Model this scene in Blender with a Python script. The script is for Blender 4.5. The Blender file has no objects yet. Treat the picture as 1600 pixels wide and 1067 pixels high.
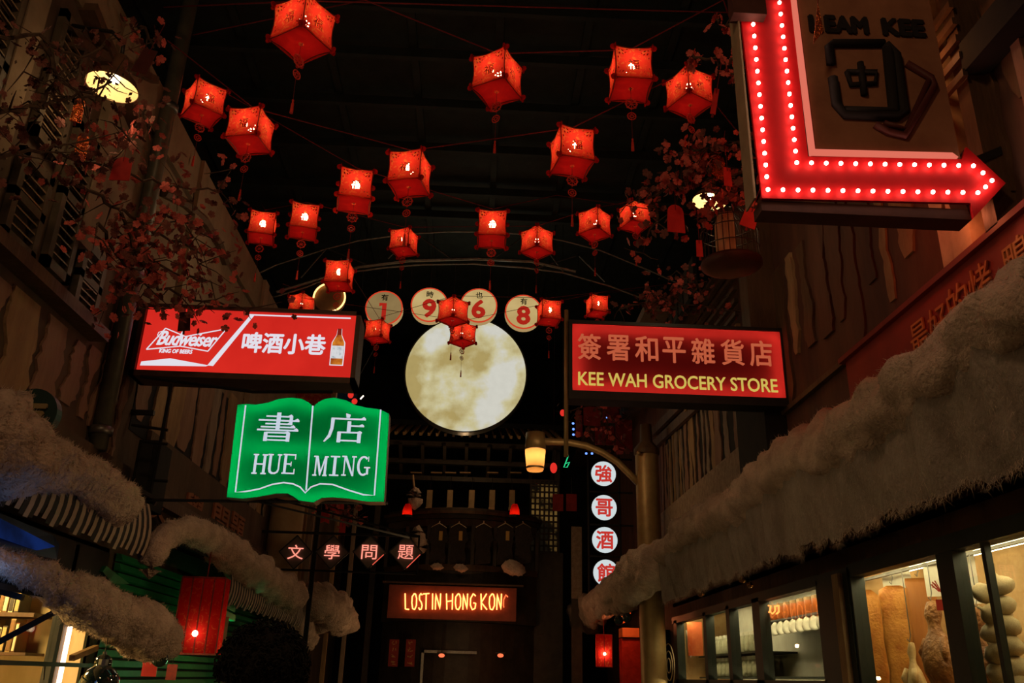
import bpy, math, random, mathutils
from mathutils import Vector, noise
R = random.Random(7)
SC = bpy.context.scene
COL = SC.collection
PI = math.pi

# ---------------------------------------------------------------- camera
FOC = 1335.0                      # focal length in pixels of the 1600x1067 frame
def _n(v): v = Vector(v); v.normalize(); return v
UPc = _n((90., 3383., 1335.))     # world up seen in camera axes (right, up, forward)
FWc = Vector((-65., -527., 1335.)); FWc = _n(FWc - UPc * FWc.dot(UPc))
RTc = _n((0.99867108, -0.03958926, 0.03299631)); RTc = _n(RTc - UPc * RTc.dot(UPc) - FWc * RTc.dot(FWc))
CH = 1.55
cam_d = bpy.data.cameras.new('camera'); cam = bpy.data.objects.new('camera', cam_d); COL.objects.link(cam)
cam_d.sensor_width = 36.0; cam_d.lens = FOC / 1600 * 36; cam_d.clip_start = 0.05; cam_d.clip_end = 200
m = mathutils.Matrix.Identity(4)
for i, b in enumerate((RTc, FWc, UPc)):
    m[i][0] = b[0]; m[i][1] = b[1]; m[i][2] = -b[2]
m[0][3], m[1][3], m[2][3] = 0, 0, CH
cam.matrix_world = m
SC.camera = cam
def ray(px, py):
    v = Vector((px - 800, 533.5 - py, FOC)); return Vector((v.dot(RTc), v.dot(FWc), v.dot(UPc)))
O = Vector((0, 0, CH))
def AY(px, py, Y): r = ray(px, py); return O + r * (Y / r.y)      # point of the street at distance Y
def AX(px, py, X): r = ray(px, py); return O + r * (X / r.x)      # point on a wall plane
def AD(px, py, d): r = ray(px, py); return O + r * (d / FOC)      # point at camera depth d

# ---------------------------------------------------------------- world, lamps, exposure
W = bpy.data.worlds.new('night'); SC.world = W; W.use_nodes = True
W.node_tree.nodes['Background'].inputs[0].default_value = (0.30, 0.42, 0.55, 1)
W.node_tree.nodes['Background'].inputs[1].default_value = 0.006
SC.view_settings.view_transform = 'Standard'; SC.view_settings.look = 'None'
SC.view_settings.gamma = 1; SC.view_settings.exposure = 0; SC.view_settings.use_curve_mapping = False
SC.cycles.max_bounces = 5; SC.cycles.diffuse_bounces = 3; SC.cycles.glossy_bounces = 2
SC.cycles.transmission_bounces = 4; SC.cycles.transparent_max_bounces = 6
SC.cycles.sample_clamp_indirect = 3.0; SC.cycles.use_light_tree = True
SC.cycles.use_denoising = True
SC.cycles.caustics_reflective = False; SC.cycles.caustics_refractive = False
def lamp(name, loc, power, col, size=0.1, kind='POINT', aim=None, angle=80):
    d = bpy.data.lights.new(name, kind); d.energy = power; d.color = col; d.specular_factor = 0
    if kind == 'AREA': d.size = size
    else: d.shadow_soft_size = size
    if kind == 'SPOT': d.spot_size = math.radians(angle); d.spot_blend = 0.6
    o = bpy.data.objects.new(name, d); COL.objects.link(o); o.location = loc
    if aim is not None:
        o.rotation_euler = (Vector(aim) - Vector(loc)).to_track_quat('-Z', 'Y').to_euler()
    return o
WARM = (1.0, 0.62, 0.30)
# unseen fill lights added behind the camera and along the street
lamp('fill_light', (-0.5, .6, 6.0), 105, (1, .60, .30), 0.25)
lamp('fill_light', (-1.4, -1.5, 3.2), 40, (1, .55, .25), 0.2)
lamp('fill_light', (-.4, 6.0, 2.3), 16, (1, .62, .28), 0.04)
lamp('fill_light', (-.6, 14.6, 1.7), 16, (1, .60, .26), 0.03)
lamp('fill_light', (0.4, 15.4, 2.2), 8, (1, .5, .25), 0.03)
lamp('fill_light', (1.3, 11.6, 4.7), 14, (1, .64, .3), 0.15)
lamp('shop_sign_light', (-2.3, 4.3, 1.9), 2.2, (.25, .45, 1.0), 0.2)
lamp('barn_lamp_light', (-2.58, 4.8, 5.0), 3.2, (1, .66, .32), 0.1)
lamp('barn_lamp_light', (1.98, 6.6, 5.4), 6, (1, .70, .38), 0.1)
lamp('wall_fill_light', (-1.5, 7.8, 5.2), 16, (1, .70, .40), 0.2)  # added light without a fixture, brightens the upper left wall
lamp('sign_spill_light', (2.62, 4.22, 5.25), 2.2, (1, .36, .12), 0.05)  # these three: unseen lights added for spill on the wall behind the arrow
lamp('sign_spill_light', (2.35, 4.75, 4.5), 5.5, (1, .13, .05), 0.1)
lamp('sign_spill_light', (2.80, 4.30, 4.15), 1.6, (1, .22, .08), 0.05)

# ---------------------------------------------------------------- colour and material helpers
def L1(c): c = c / 255.0; return c / 12.92 if c <= 0.04045 else ((c + 0.055) / 1.055) ** 2.4
def S(r, g, b): return (L1(r), L1(g), L1(b))
def newmat(name):
    mt = bpy.data.materials.new(name); mt.use_nodes = True
    nt = mt.node_tree; nt.nodes.clear()
    out = nt.nodes.new('ShaderNodeOutputMaterial')
    return mt, nt, out
def N(nt, t, **kw):
    n = nt.nodes.new('ShaderNode' + t)
    for k, v in kw.items():
        if k in n.inputs.keys(): n.inputs[k].default_value = v
        else: setattr(n, k, v)
    return n
def ramp_mix(nt, fac, c1, c2, lo=.4, hi=.6):
    r = N(nt, 'ValToRGB'); r.color_ramp.elements[0].position = lo; r.color_ramp.elements[1].position = hi
    r.color_ramp.elements[0].color = (*c1, 1); r.color_ramp.elements[1].color = (*c2, 1)
    nt.links.new(fac, r.inputs[0]); return r.outputs[0]
def mat(name, c1, c2=None, rough=.7, metal=0, scale=6, bump=0.0, stretch=(1, 1, 1), bscale=None, spec=.3, lo=.35, hi=.65, coat=0):
    """procedural surface: two colours mixed by noise, with fine relief"""
    mt, nt, out = newmat(name)
    b = N(nt, 'BsdfPrincipled'); b.inputs['Roughness'].default_value = rough; b.inputs['Metallic'].default_value = metal
    b.inputs['Specular IOR Level'].default_value = spec; b.inputs['Coat Weight'].default_value = coat
    nt.links.new(b.outputs[0], out.inputs[0])
    c2 = c2 or tuple(x * .8 for x in c1)
    tc = N(nt, 'TexCoord'); mp = N(nt, 'Mapping'); mp.inputs['Scale'].default_value = stretch
    nt.links.new(tc.outputs['Object'], mp.inputs[0])
    nz = N(nt, 'TexNoise'); nz.inputs['Scale'].default_value = scale; nz.inputs['Detail'].default_value = 6
    nz.inputs['Roughness'].default_value = .65
    nt.links.new(mp.outputs[0], nz.inputs['Vector'])
    nt.links.new(ramp_mix(nt, nz.outputs[0], c1, c2, lo, hi), b.inputs['Base Color'])
    if bump:
        n2 = N(nt, 'TexNoise'); n2.inputs['Scale'].default_value = bscale or scale * 4; n2.inputs['Detail'].default_value = 5
        nt.links.new(mp.outputs[0], n2.inputs['Vector'])
        bp = N(nt, 'Bump'); bp.inputs['Strength'].default_value = bump; bp.inputs['Distance'].default_value = .03
        nt.links.new(n2.outputs[0], bp.inputs['Height']); nt.links.new(bp.outputs[0], b.inputs['Normal'])
    return mt
def emit(name, col, strength=1.0, c2=None, scale=5, lo=.4, hi=.6, detail=4):
    mt, nt, out = newmat(name)
    e = N(nt, 'Emission'); e.inputs[1].default_value = strength; e.inputs[0].default_value = (*col, 1)
    if c2:
        tc = N(nt, 'TexCoord'); nz = N(nt, 'TexNoise'); nz.inputs['Scale'].default_value = scale; nz.inputs['Detail'].default_value = detail
        nt.links.new(tc.outputs['Object'], nz.inputs['Vector'])
        nt.links.new(ramp_mix(nt, nz.outputs[0], col, c2, lo, hi), e.inputs[0])
    nt.links.new(e.outputs[0], out.inputs[0]); return mt
def paper(name, col, c2=None, scale=20, lo=.5, hi=.7, trans=.8, diff=None, crinkle=.3):
    """paper or acrylic that lets the lamp behind it through"""
    mt, nt, out = newmat(name)
    t = N(nt, 'BsdfTranslucent'); d = N(nt, 'BsdfDiffuse'); mx = N(nt, 'MixShader'); mx.inputs[0].default_value = 1 - trans
    t.inputs[0].default_value = (*col, 1); d.inputs[0].default_value = (*(diff or col), 1)
    if c2:
        tc = N(nt, 'TexCoord'); nz = N(nt, 'TexNoise'); nz.inputs['Scale'].default_value = scale; nz.inputs['Detail'].default_value = 3
        nz.inputs['Distortion'].default_value = 1.2
        nt.links.new(tc.outputs['Object'], nz.inputs['Vector'])
        nt.links.new(ramp_mix(nt, nz.outputs[0], col, c2, lo, hi), t.inputs[0])
    nt.links.new(t.outputs[0], mx.inputs[1]); nt.links.new(d.outputs[0], mx.inputs[2]); nt.links.new(mx.outputs[0], out.inputs[0])
    return mt

M = {}
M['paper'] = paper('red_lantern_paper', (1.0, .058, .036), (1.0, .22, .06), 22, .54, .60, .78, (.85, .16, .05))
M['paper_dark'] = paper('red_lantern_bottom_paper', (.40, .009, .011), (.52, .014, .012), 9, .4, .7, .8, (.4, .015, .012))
M['lantern_rim'] = mat('lantern_dark_red_card', (.16, .008, .008), (.28, .02, .012), .6, scale=30)
M['finial'] = paper('lantern_scroll_card', (.9, .06, .03), (1.0, .3, .08), 30, .45, .6, .6, (.45, .015, .012))
M['pendant'] = mat('pendant_red_card', (.62, .035, .025), (.75, .06, .03), .6, scale=20)
M['cord'] = mat('dark_red_cord', (.20, .02, .02), (.12, .01, .01), .8, scale=40)
M['bulb'] = emit('warm_bulb', (1.0, .60, .34), 15)
M['socket'] = mat('black_bulb_socket', (.012, .01, .01), None, .5)
M['black'] = mat('black_painted_metal', (.012, .012, .013), (.02, .019, .018), .45, scale=8)
M['blackmatt'] = mat('matt_black_board', (.008, .008, .009), (.014, .013, .012), .9, scale=8)
M['steel'] = mat('dull_steel', (.20, .19, .17), (.12, .11, .10), .4, .7, scale=10)
M['brass'] = mat('warm_brass_tube', (.38, .26, .12), (.28, .18, .08), .45, .4, scale=5, bump=.1)
M['pipe'] = mat('grey_green_drainpipe', (.07, .07, .055), (.11, .10, .07), .42, .2, scale=8)
M['wall_l'] = mat('dark_brown_plaster_left', (.065, .042, .028), (.115, .075, .048), .9, scale=2.2, bump=.4, stretch=(1, 1, .35))
M['wall_up'] = mat('sand_plaster_upper', (.26, .19, .12), (.17, .12, .075), .9, scale=2, bump=.3)
M['wall_r'] = mat('dark_red_brown_plaster', (.06, .028, .02), (.13, .055, .032), .85, scale=2.0, bump=.4, stretch=(1, 1, .25))
M['strip_a'] = mat('torn_paint_rose', (.27, .16, .11), (.20, .11, .075), .85, scale=5, bump=.5, stretch=(1, 1, .3))
M['strip_b'] = mat('torn_paint_tan', (.34, .22, .11), (.22, .13, .07), .85, scale=6, bump=.5, stretch=(1, 1, .3))
M['strip_c'] = mat('torn_paint_grey', (.30, .23, .17), (.18, .13, .10), .85, scale=6, bump=.5, stretch=(1, 1, .3))
M['wood'] = mat('dark_wood', (.06, .032, .018), (.11, .06, .03), .6, scale=5, bump=.25, stretch=(1, 1, .2))
M['wood_l'] = mat('pale_wood', (.42, .26, .12), (.30, .17, .07), .6, scale=6, bump=.2, stretch=(1, 1, .2))
M['board'] = mat('grey_mottled_board', (.34, .25, .18), (.22, .15, .10), .85, scale=14, bump=.2)
M['cream'] = mat('cream_painted_metal', (.55, .42, .26), (.42, .30, .18), .55, scale=7)
M['shutter'] = mat('dark_green_brown_shutter', (.10, .075, .05), (.06, .045, .03), .6, scale=8)
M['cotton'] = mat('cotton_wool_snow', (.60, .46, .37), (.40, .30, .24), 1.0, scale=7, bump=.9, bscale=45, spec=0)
M['fibre'] = mat('cotton_fibre', (.62, .49, .40), None, 1.0, scale=3, spec=0)
M['roof'] = mat('black_roof_sheet', (.012, .018, .017), (.022, .03, .028), .7, scale=4, bump=.2)
M['floor'] = mat('dark_street_stone', (.06, .055, .05), (.09, .08, .07), .7, scale=5, bump=.3)
M['glass'] = None
mt, nt, out = newmat('shop_window_glass')
g = N(nt, 'BsdfGlossy'); g.inputs['Roughness'].default_value = 0.0; tr = N(nt, 'BsdfTransparent'); tr.inputs[0].default_value = (.90, .93, .88, 1)
mx = N(nt, 'MixShader'); mx.inputs[0].default_value = .04
nt.links.new(tr.outputs[0], mx.inputs[1]); nt.links.new(g.outputs[0], mx.inputs[2]); nt.links.new(mx.outputs[0], out.inputs[0]); M['glass'] = mt
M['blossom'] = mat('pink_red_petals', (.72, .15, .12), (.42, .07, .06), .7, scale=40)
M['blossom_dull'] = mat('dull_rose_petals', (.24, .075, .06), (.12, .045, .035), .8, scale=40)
M['leaf'] = mat('dark_dry_leaves', (.05, .035, .022), (.09, .05, .03), .8, scale=30)
M['twig'] = mat('dark_twig_bark', (.05, .03, .02), (.09, .055, .035), .9, scale=20)
M['tag'] = mat('red_paper_tag', (.62, .03, .025), (.5, .02, .02), .6, scale=12)
M['foil'] = mat('shiny_red_foil', (.55, .06, .02), (.7, .2, .05), .22, .8, scale=25, bump=.8, bscale=40)

# ---------------------------------------------------------------- object helpers
ORG = {}
def link(o): COL.objects.link(o); return o
def tag(o, label=None, cat=None, group=None, kind=None):
    if label: o['label'] = label
    if cat: o['category'] = cat
    if group: o['group'] = group
    if kind: o['kind'] = kind
    return o
def thing(name, loc, label, cat, group=None):
    o = link(bpy.data.objects.new(name, None)); o.location = loc; o.empty_display_size = .1
    ORG[o.name] = Vector(loc); return tag(o, label, cat, group)
class MB:
    """collects simple shapes in world coordinates; build() makes ONE mesh object"""
    def __init__(s): s.v = []; s.f = []
    def add(s, vs, fs):
        k = len(s.v); s.v += [Vector(p) for p in vs]; s.f += [tuple(i + k for i in f) for f in fs]; return s
    def box(s, a, b):
        x0, x1 = sorted((a[0], b[0])); y0, y1 = sorted((a[1], b[1])); z0, z1 = sorted((a[2], b[2]))
        return s.add([(x0, y0, z0), (x1, y0, z0), (x1, y1, z0), (x0, y1, z0), (x0, y0, z1), (x1, y0, z1), (x1, y1, z1), (x0, y1, z1)],
                     [(0, 3, 2, 1), (4, 5, 6, 7), (0, 1, 5, 4), (1, 2, 6, 5), (2, 3, 7, 6), (3, 0, 4, 7)])
    def prism(s, pts, d):
        """closed polygon (3D points in a plane) extruded by vector d"""
        n = len(pts); d = Vector(d); P = [Vector(p) for p in pts]
        return s.add(P + [p + d for p in P], [tuple(range(n))[::-1], tuple(range(n, 2 * n))] + [(i, (i + 1) % n, n + (i + 1) % n, n + i) for i in range(n)])
    def bar(s, a, b, w, h=None, up=(0, 0, 1)):
        a = Vector(a); b = Vector(b); h = h or w; d = (b - a).normalized(); u = Vector(up)
        if abs(d.dot(u)) > .99: u = Vector((0, 1, 0))
        x = d.cross(u).normalized() * w / 2; y = x.cross(d).normalized() * h / 2
        return s.prism([a - x - y, a + x - y, a + x + y, a - x + y], b - a)
    def tube(s, pts, r, n=8, closed=False, cap=True):
        P = [Vector(p) for p in pts]; m_ = len(P); base = len(s.v); vs = []; fs = []
        rr = r if isinstance(r, (list, tuple)) else [r] * m_; prev = None
        for i, p in enumerate(P):
            a = P[(i - 1) % m_] if (closed or i) else P[i]; b = P[(i + 1) % m_] if (closed or i < m_ - 1) else P[i]
            d = (b - a).normalized()
            if prev is None:
                u = Vector((0, 0, 1)) if abs(d.z) < .9 else Vector((1, 0, 0)); x = d.cross(u).normalized()
            else:
                x = prev - d * prev.dot(d); x.normalize()
            prev = x; y = d.cross(x)
            for k in range(n):
                t = 2 * PI * k / n; vs.append(p + (x * math.cos(t) + y * math.sin(t)) * rr[i])
        for i in range(m_ if closed else m_ - 1):
            j = (i + 1) % m_
            for k in range(n): fs.append((i * n + k, i * n + (k + 1) % n, j * n + (k + 1) % n, j * n + k))
        if cap and not closed: fs += [tuple(range(n))[::-1], tuple(range((m_ - 1) * n, m_ * n))]
        return s.add(vs, fs)
    def lathe(s, c, prof, n=20, axis='z', a0=0, a1=2 * PI):
        c = Vector(c); full = abs(a1 - a0 - 2 * PI) < 1e-6; k_ = n if full else n + 1; vs = []; fs = []
        for r, h in prof:
            for k in range(k_):
                t = a0 + (a1 - a0) * k / n; x, y = r * math.cos(t), r * math.sin(t)
                vs.append(c + (Vector((x, y, h)) if axis == 'z' else Vector((x, -h, y)) if axis == 'y' else Vector((h, x, y))))
        for i in range(len(prof) - 1):
            for k in range(n):
                q = (k + 1) % k_; fs.append((i * k_ + k, i * k_ + q, (i + 1) * k_ + q, (i + 1) * k_ + k))
        return s.add(vs, fs)
    def ball(s, c, r, n=8, sq=(1, 1, 1)):
        c = Vector(c); vs = []; fs = []; mrow = max(4, n // 2 + 1)
        for i in range(mrow + 1):
            th = PI * i / mrow
            for k in range(n):
                ph = 2 * PI * k / n; vs.append(c + Vector((math.sin(th) * math.cos(ph) * sq[0], math.sin(th) * math.sin(ph) * sq[1], math.cos(th) * sq[2])) * r)
        for i in range(mrow):
            for k in range(n): fs.append((i * n + k, (i + 1) * n + k, (i + 1) * n + (k + 1) % n, i * n + (k + 1) % n))
        return s.add(vs, fs)
    def build(s, name, m_, parent=None, smooth=False, kind=None, label=None, cat=None, group=None, origin=None):
        if origin is None:
            if parent is not None: origin = ORG[parent.name]
            else:
                xs = [v.x for v in s.v]; ys = [v.y for v in s.v]; zs = [v.z for v in s.v]
                origin = Vector(((min(xs) + max(xs)) / 2, (min(ys) + max(ys)) / 2, min(zs)))
        origin = Vector(origin)
        me = bpy.data.meshes.new(name); me.from_pydata([tuple(v - origin) for v in s.v], [], s.f); me.update()
        if smooth:
            for p in me.polygons: p.use_smooth = True
        me.materials.append(m_)
        o = link(bpy.data.objects.new(name, me)); ORG[o.name] = origin
        if parent is not None: o.parent = parent
        else: o.location = origin
        return tag(o, label, cat, group, kind)
def share(src, name, parent, off=(0, 0, 0), rot=None, scale=None):
    """another piece with the same mesh"""
    o = link(bpy.data.objects.new(name, src.data)); o.parent = parent; o.location = off
    if rot is not None: o.rotation_euler = rot
    if scale is not None: o.scale = scale if hasattr(scale, '__len__') else (scale,) * 3
    return o
def copy_tree(o, parent=None):
    c = o.copy(); COL.objects.link(c); c.parent = parent
    for ch in list(o.children): copy_tree(ch, c)
    return c

# ---------------------------------------------------------------- lettering helpers
DG = None
_fc = {}
def font_splines(body, bold=0.0, shear=0.0, spacing=1.0):
    """outline of a piece of lettering, as bezier splines, with its bounds"""
    key = (body, bold, shear, spacing)
    if key in _fc: return _fc[key]
    cu = bpy.data.curves.new('lettering', 'FONT'); cu.body = body; cu.shear = shear; cu.space_character = spacing; cu.resolution_u = 3
    ob = link(bpy.data.objects.new('lettering', cu))
    bpy.ops.object.select_all(action='DESELECT'); ob.select_set(True); bpy.context.view_layer.objects.active = ob
    bpy.ops.object.convert(target='CURVE')
    out_ = []; xs = []; ys = []
    for sp in ob.data.splines:
        pts = [(tuple(p.handle_left[:2]), tuple(p.co[:2]), tuple(p.handle_right[:2])) for p in sp.bezier_points]
        out_.append(pts); xs += [p[1][0] for p in pts]; ys += [p[1][1] for p in pts]
    d = ob.data; bpy.data.objects.remove(ob); bpy.data.curves.remove(d)
    _fc[key] = (out_, (min(xs), max(xs), min(ys), max(ys)), bold); return _fc[key]
def curve_fill(items, polys, extrude=0.0):
    """items: (body, cx, cy, w, h, bold, shear); polys: closed 2D point lists. even-odd filled flat mesh -> verts, faces"""
    cu = bpy.data.curves.new('fill', 'CURVE'); cu.dimensions = '2D'; cu.fill_mode = 'BOTH'; cu.resolution_u = 3; cu.extrude = extrude
    off = 0
    for it in items:
        body, cx, cy, w, h, bold = it[:6]; shear = it[6] if len(it) > 6 else 0; spc = it[7] if len(it) > 7 else 1.0
        sps, (x0, x1, y0, y1), _ = font_splines(body, bold, shear, spc); sx = w / (x1 - x0); sy = h / (y1 - y0)
        off = bold * min(sx, sy)
        f = lambda q: ((q[0] - (x0 + x1) / 2) * sx + cx, (q[1] - (y0 + y1) / 2) * sy + cy, 0)
        for pts in sps:
            sp = cu.splines.new('BEZIER'); sp.bezier_points.add(len(pts) - 1); sp.use_cyclic_u = True; sp.resolution_u = 3
            for b, (hl, co, hr) in zip(sp.bezier_points, pts):
                b.handle_left_type = b.handle_right_type = 'FREE'
                b.co = f(co); b.handle_left = f(hl); b.handle_right = f(hr)
    for pl in polys:
        sp = cu.splines.new('POLY'); sp.points.add(len(pl) - 1); sp.use_cyclic_u = True
        for p, q in zip(sp.points, pl): p.co = (q[0], q[1], 0, 1)
    cu.offset = off if not polys else 0
    ob = link(bpy.data.objects.new('fill', cu)); dg = bpy.context.evaluated_depsgraph_get()
    me = bpy.data.meshes.new_from_object(ob.evaluated_get(dg))
    vs = [tuple(v.co) for v in me.vertices]; fs = [tuple(p.vertices) for p in me.polygons]
    bpy.data.objects.remove(ob); bpy.data.curves.remove(cu); bpy.data.meshes.remove(me)
    return vs, fs
def place(vs, org, u, v, n=None):
    org = Vector(org); u = Vector(u); v = Vector(v); n = n if n is not None else u.cross(v)
    return [org + u * p[0] + v * p[1] + n * p[2] for p in vs]
FRONT = (Vector((1, 0, 0)), Vector((0, 0, 1)), Vector((0, -1, 0)))
ONLEFT = (Vector((0, 1, 0)), Vector((0, 0, 1)), Vector((1, 0, 0)))
ONRIGHT = (Vector((0, -1, 0)), Vector((0, 0, 1)), Vector((-1, 0, 0)))
def letters(name, m_, parent, org, axes, items, polys=(), depth=.004, label=None):
    mb = MB()
    for it in items:
        b = it[5] * it[4]; it = it[:5] + (0,) + it[6:]
        vs, fs = curve_fill([it], [], depth)
        for k, (dx, dz) in enumerate(((b, 0), (-b, 0), (0, b), (0, -b), (b * .7, b * .7), (-b * .7, -b * .7)) if b else ((0, 0),)):
            mb.add(place([(p[0] + dx, p[1] + dz, p[2] + k * .0004) for p in vs], org, *axes), fs)
    for p in polys:
        vs, fs = curve_fill([], [p], depth); mb.add(place(vs, org, *axes), fs)
    return mb.build(name, m_, parent, label=label)
def stroke(pts, w):
    """flat 2D ribbon polygon around a polyline"""
    Lf, Rt = [], []
    for i, p in enumerate(pts):
        a = Vector(pts[max(i - 1, 0)]); b = Vector(pts[min(i + 1, len(pts) - 1)]); d = (b - a).normalized(); n_ = Vector((-d.y, d.x)) * w / 2
        Lf.append((p[0] + n_.x, p[1] + n_.y)); Rt.append((p[0] - n_.x, p[1] - n_.y))
    return Lf + Rt[::-1]

# ================================================================ THE SETTING
def struct(mb, name, m_, **k): return mb.build(name, m_, kind='structure', **k)
struct(MB().box((-4.2, -3, -.1), (4.4, 24, 0)), 'floor', M['floor'])
WL = struct(MB().box((-3.25, -3, 2.4), (-3.0, 20, 6.42)).box((-3.25, 7.2, 0), (-3.0, 20, 2.4)).box((-3.25, -3, 0), (-3.0, 7.2, 1.0)).box((-3.25, -3, 1.0), (-3.0, 4.2, 2.4)), 'wall_left', M['wall_l'])
WR = struct(MB().box((3.0, -3, 2.42), (3.25, 20, 6.6)).box((3.0, 13.2, 0), (3.25, 20, 2.42)).box((3.0, -3, 0), (3.25, 13.2, 1.0)).box((3.0, -3, 1.0), (3.25, 4.0, 2.42)), 'wall_right', M['wall_r'])
struct(MB().box((-3.25, 21.5, 0), (3.25, 21.7, 9.6)), 'wall_back', M['blackmatt'])
CEI = struct(MB().box((-6, -3, 9.5), (6, 24, 9.6)), 'ceiling', M['roof'])
# purlins across the street and shallow ribs under the dark roof
for py in (15, 90, 166, 234, 300, 338):
    r = ray(640, py); Y = r.y * (9.3 - CH) / r.z
    MB().bar((-6, Y, 9.36), (6, Y, 9.36), .08, .14).build('purlin', M['roof'], CEI)
for i in range(9):
    x = -4.6 + i * 1.15
    MB().box((x, 2, 9.44), (x + .1, 20, 9.5)).build('roof_rib', M['roof'], CEI)

# upper left wall: set-back sand plaster with gable beams
up = MB()
up.box((-3.02, 4.6, 5.95), (-2.97, 20, 6.42))
o = struct(up, 'trim_1', M['wall_up'])
for (a, b) in ((5.8, 7.6), (7.85, 10.4), (10.7, 14.5), (14.8, 19)):
    MB().box((-3.03, a, 4.55), (-2.99, b, 5.9)).build('plaster_panel', M['wall_up'], WL)
for Yp in (4.45, 5.68, 7.72, 10.55, 14.65):
    MB().box((-3.03, Yp - .1, 4.4), (-2.93, Yp + .1, 6.42)).build('pilaster', M['wall_up'], WL)
MB().box((-3.2, 4, 6.38), (-2.985, 20, 6.44)).build('eave', M['wood'], WL)
# arched brace under the eave
pts = [AX(px, py, -2.96) for px, py in ((255, 300), (290, 318), (320, 345), (342, 380), (352, 410))]
MB().tube(pts, .05, 6).build('arched_brace', M['wood'], WL)
MB().bar(AX(135, 10, -2.95), AX(215, 205, -2.95), .14, .08).build('brace', M['wood'], WL)
MB().bar((-2.96, 4.9, 5.6), (-2.96, 6.2, 6.3), .12, .06).build('brace', M['wood'], WL)

# louvred shutters, each slat a piece
def shutter(name, y0, y1, z0, z1, X, side, label, group):
    t = thing(name, (X, (y0 + y1) / 2, z0), label, 'shutter', group)
    fr = MB(); d = .05 * side
    for a, b in ((y0, y0 + .06), (y1 - .06, y1)): fr.box((X, a, z0), (X + d, b, z1))
    for a, b in ((z0, z0 + .07), (z1 - .07, z1), ((z0 + z1) / 2 - .03, (z0 + z1) / 2 + .03)): fr.box((X, y0, a), (X + d, y1, b))
    fr.build('frame', M['shutter'], t)
    n = int((z1 - z0) / .075); src = None
    for k in range(n):
        z = z0 + .08 + k * (z1 - z0 - .14) / n
        if src is None:
            src = MB().prism([(X + .1 * d, y0 + .06, z0), (X + .9 * d, y0 + .06, z0 - .03), (X + .9 * d, y0 + .06, z0 - .018), (X + .1 * d, y0 + .06, z0 + .012)], (0, y1 - y0 - .12, 0)).build('slat', M['shutter_l'], t)
            src.location = (0, 0, z - z0)
        else: share(src, 'slat', t, (0, 0, z - z0))
    return t
M['shutter_l'] = mat('brown_painted_slat', (.22, .15, .09), (.15, .10, .06), .5, scale=8)
shl = [(3.55, 3.95, 4.3, 5.5, 'far left louvred shutter beside the frame edge, half hidden in shadow'),
       (4.05, 4.35, 4.2, 5.6, 'louvred shutter left of the pale pilaster near the barn lamp'),
       (4.75, 5.13, 4.75, 5.75, 'louvred shutter directly behind the dark twigs left of the barn lamp'),
       (4.72, 5.12, 3.98, 4.62, 'short louvred shutter below the twigs on the left wall'),
       (5.25, 5.6, 4.05, 5.2, 'louvred shutter under the barn lamp, next to the blossoms'),
       (5.72, 6.1, 3.95, 4.5, 'small louvred shutter above the torn rose paint')]
for a in shl: shutter('louvred_shutter', a[0], a[1], a[2], a[3], -2.99, 1, a[4], 'louvred shutters on the left wall')
for y0, y1, z in ((4.3, 5.2, 3.86), (5.2, 6.2, 3.86)):
    MB().box((-3.02, y0, z), (-2.86, y1, z + .09)).build('window_sill', M['wood'], WL)

# torn paint strips
def torn(parent, X, side, ys, z0, z1, mats, seed, gap=.25, kname='torn_paint_strip', low=.35, dark=False):
    r = random.Random(seed); y = ys[0]
    if dark: MB().box((X, ys[0], z0), (X + side * .006, ys[1], z1)).build('bare_dark_board', M['blackmatt'], parent)
    while y < ys[1]:
        w = r.uniform(.08, .26) * gap * 4; nn = 20; a0 = y; a1 = min(y + w, ys[1]); top = z1 - r.uniform(0, .12) * (z1 - z0); bot = z0 + r.uniform(0, low) * (z1 - z0)
        Lp, Rp = [], []; e0 = e1 = 0
        for k in range(nn + 1):
            z = bot + (top - bot) * k / nn
            e0 += r.uniform(-.028, .028); e1 += r.uniform(-.028, .028)
            tap = .5 * w * (1 - min(1, k / 3.0)) * r.uniform(.4, 1)
            Lp.append((X, min(a0 + e0 + tap * .6, (a0 + a1) / 2 - .01), z)); Rp.append((X, max(a1 + e1 - tap * .6, (a0 + a1) / 2 + .01), z))
        MB().prism(Lp + Rp[::-1], (side * r.uniform(.012, .03), 0, 0)).build(kname, M[r.choice(mats)], parent)
        y = a1 + (r.uniform(.01, .07) if gap > .4 else r.uniform(.02, .13) * gap * 4)
torn(WL, -3.0, 1, (4.1, 6.95), 3.05, 3.85, ['strip_a', 'strip_a', 'strip_b', 'strip_a'], 3, .42)
torn(WL, -3.0, 1, (7.2, 12.2), 3.45, 4.75, ['strip_a', 'strip_b', 'strip_b', 'strip_c'], 5, .36, low=.12, dark=True)
torn(WR, 3.0, -1, (9.0, 13.6), 3.98, 5.2, ['strip_b', 'strip_c', 'strip_a'], 8, .26, low=.03, dark=True)
torn(WR, 3.0, -1, (5.2, 8.4), 4.05, 5.6, ['strip_b', 'wall_r', 'wood', 'strip_rr'] if 'strip_rr' in M else ['strip_b', 'wall_r', 'wood', 'wall_r'], 12, .3)
torn(WR, 3.0, -1, (3.4, 5.0), 4.0, 6.4, ['cream', 'strip_b', 'wood', 'wood'], 14, .3)
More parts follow.
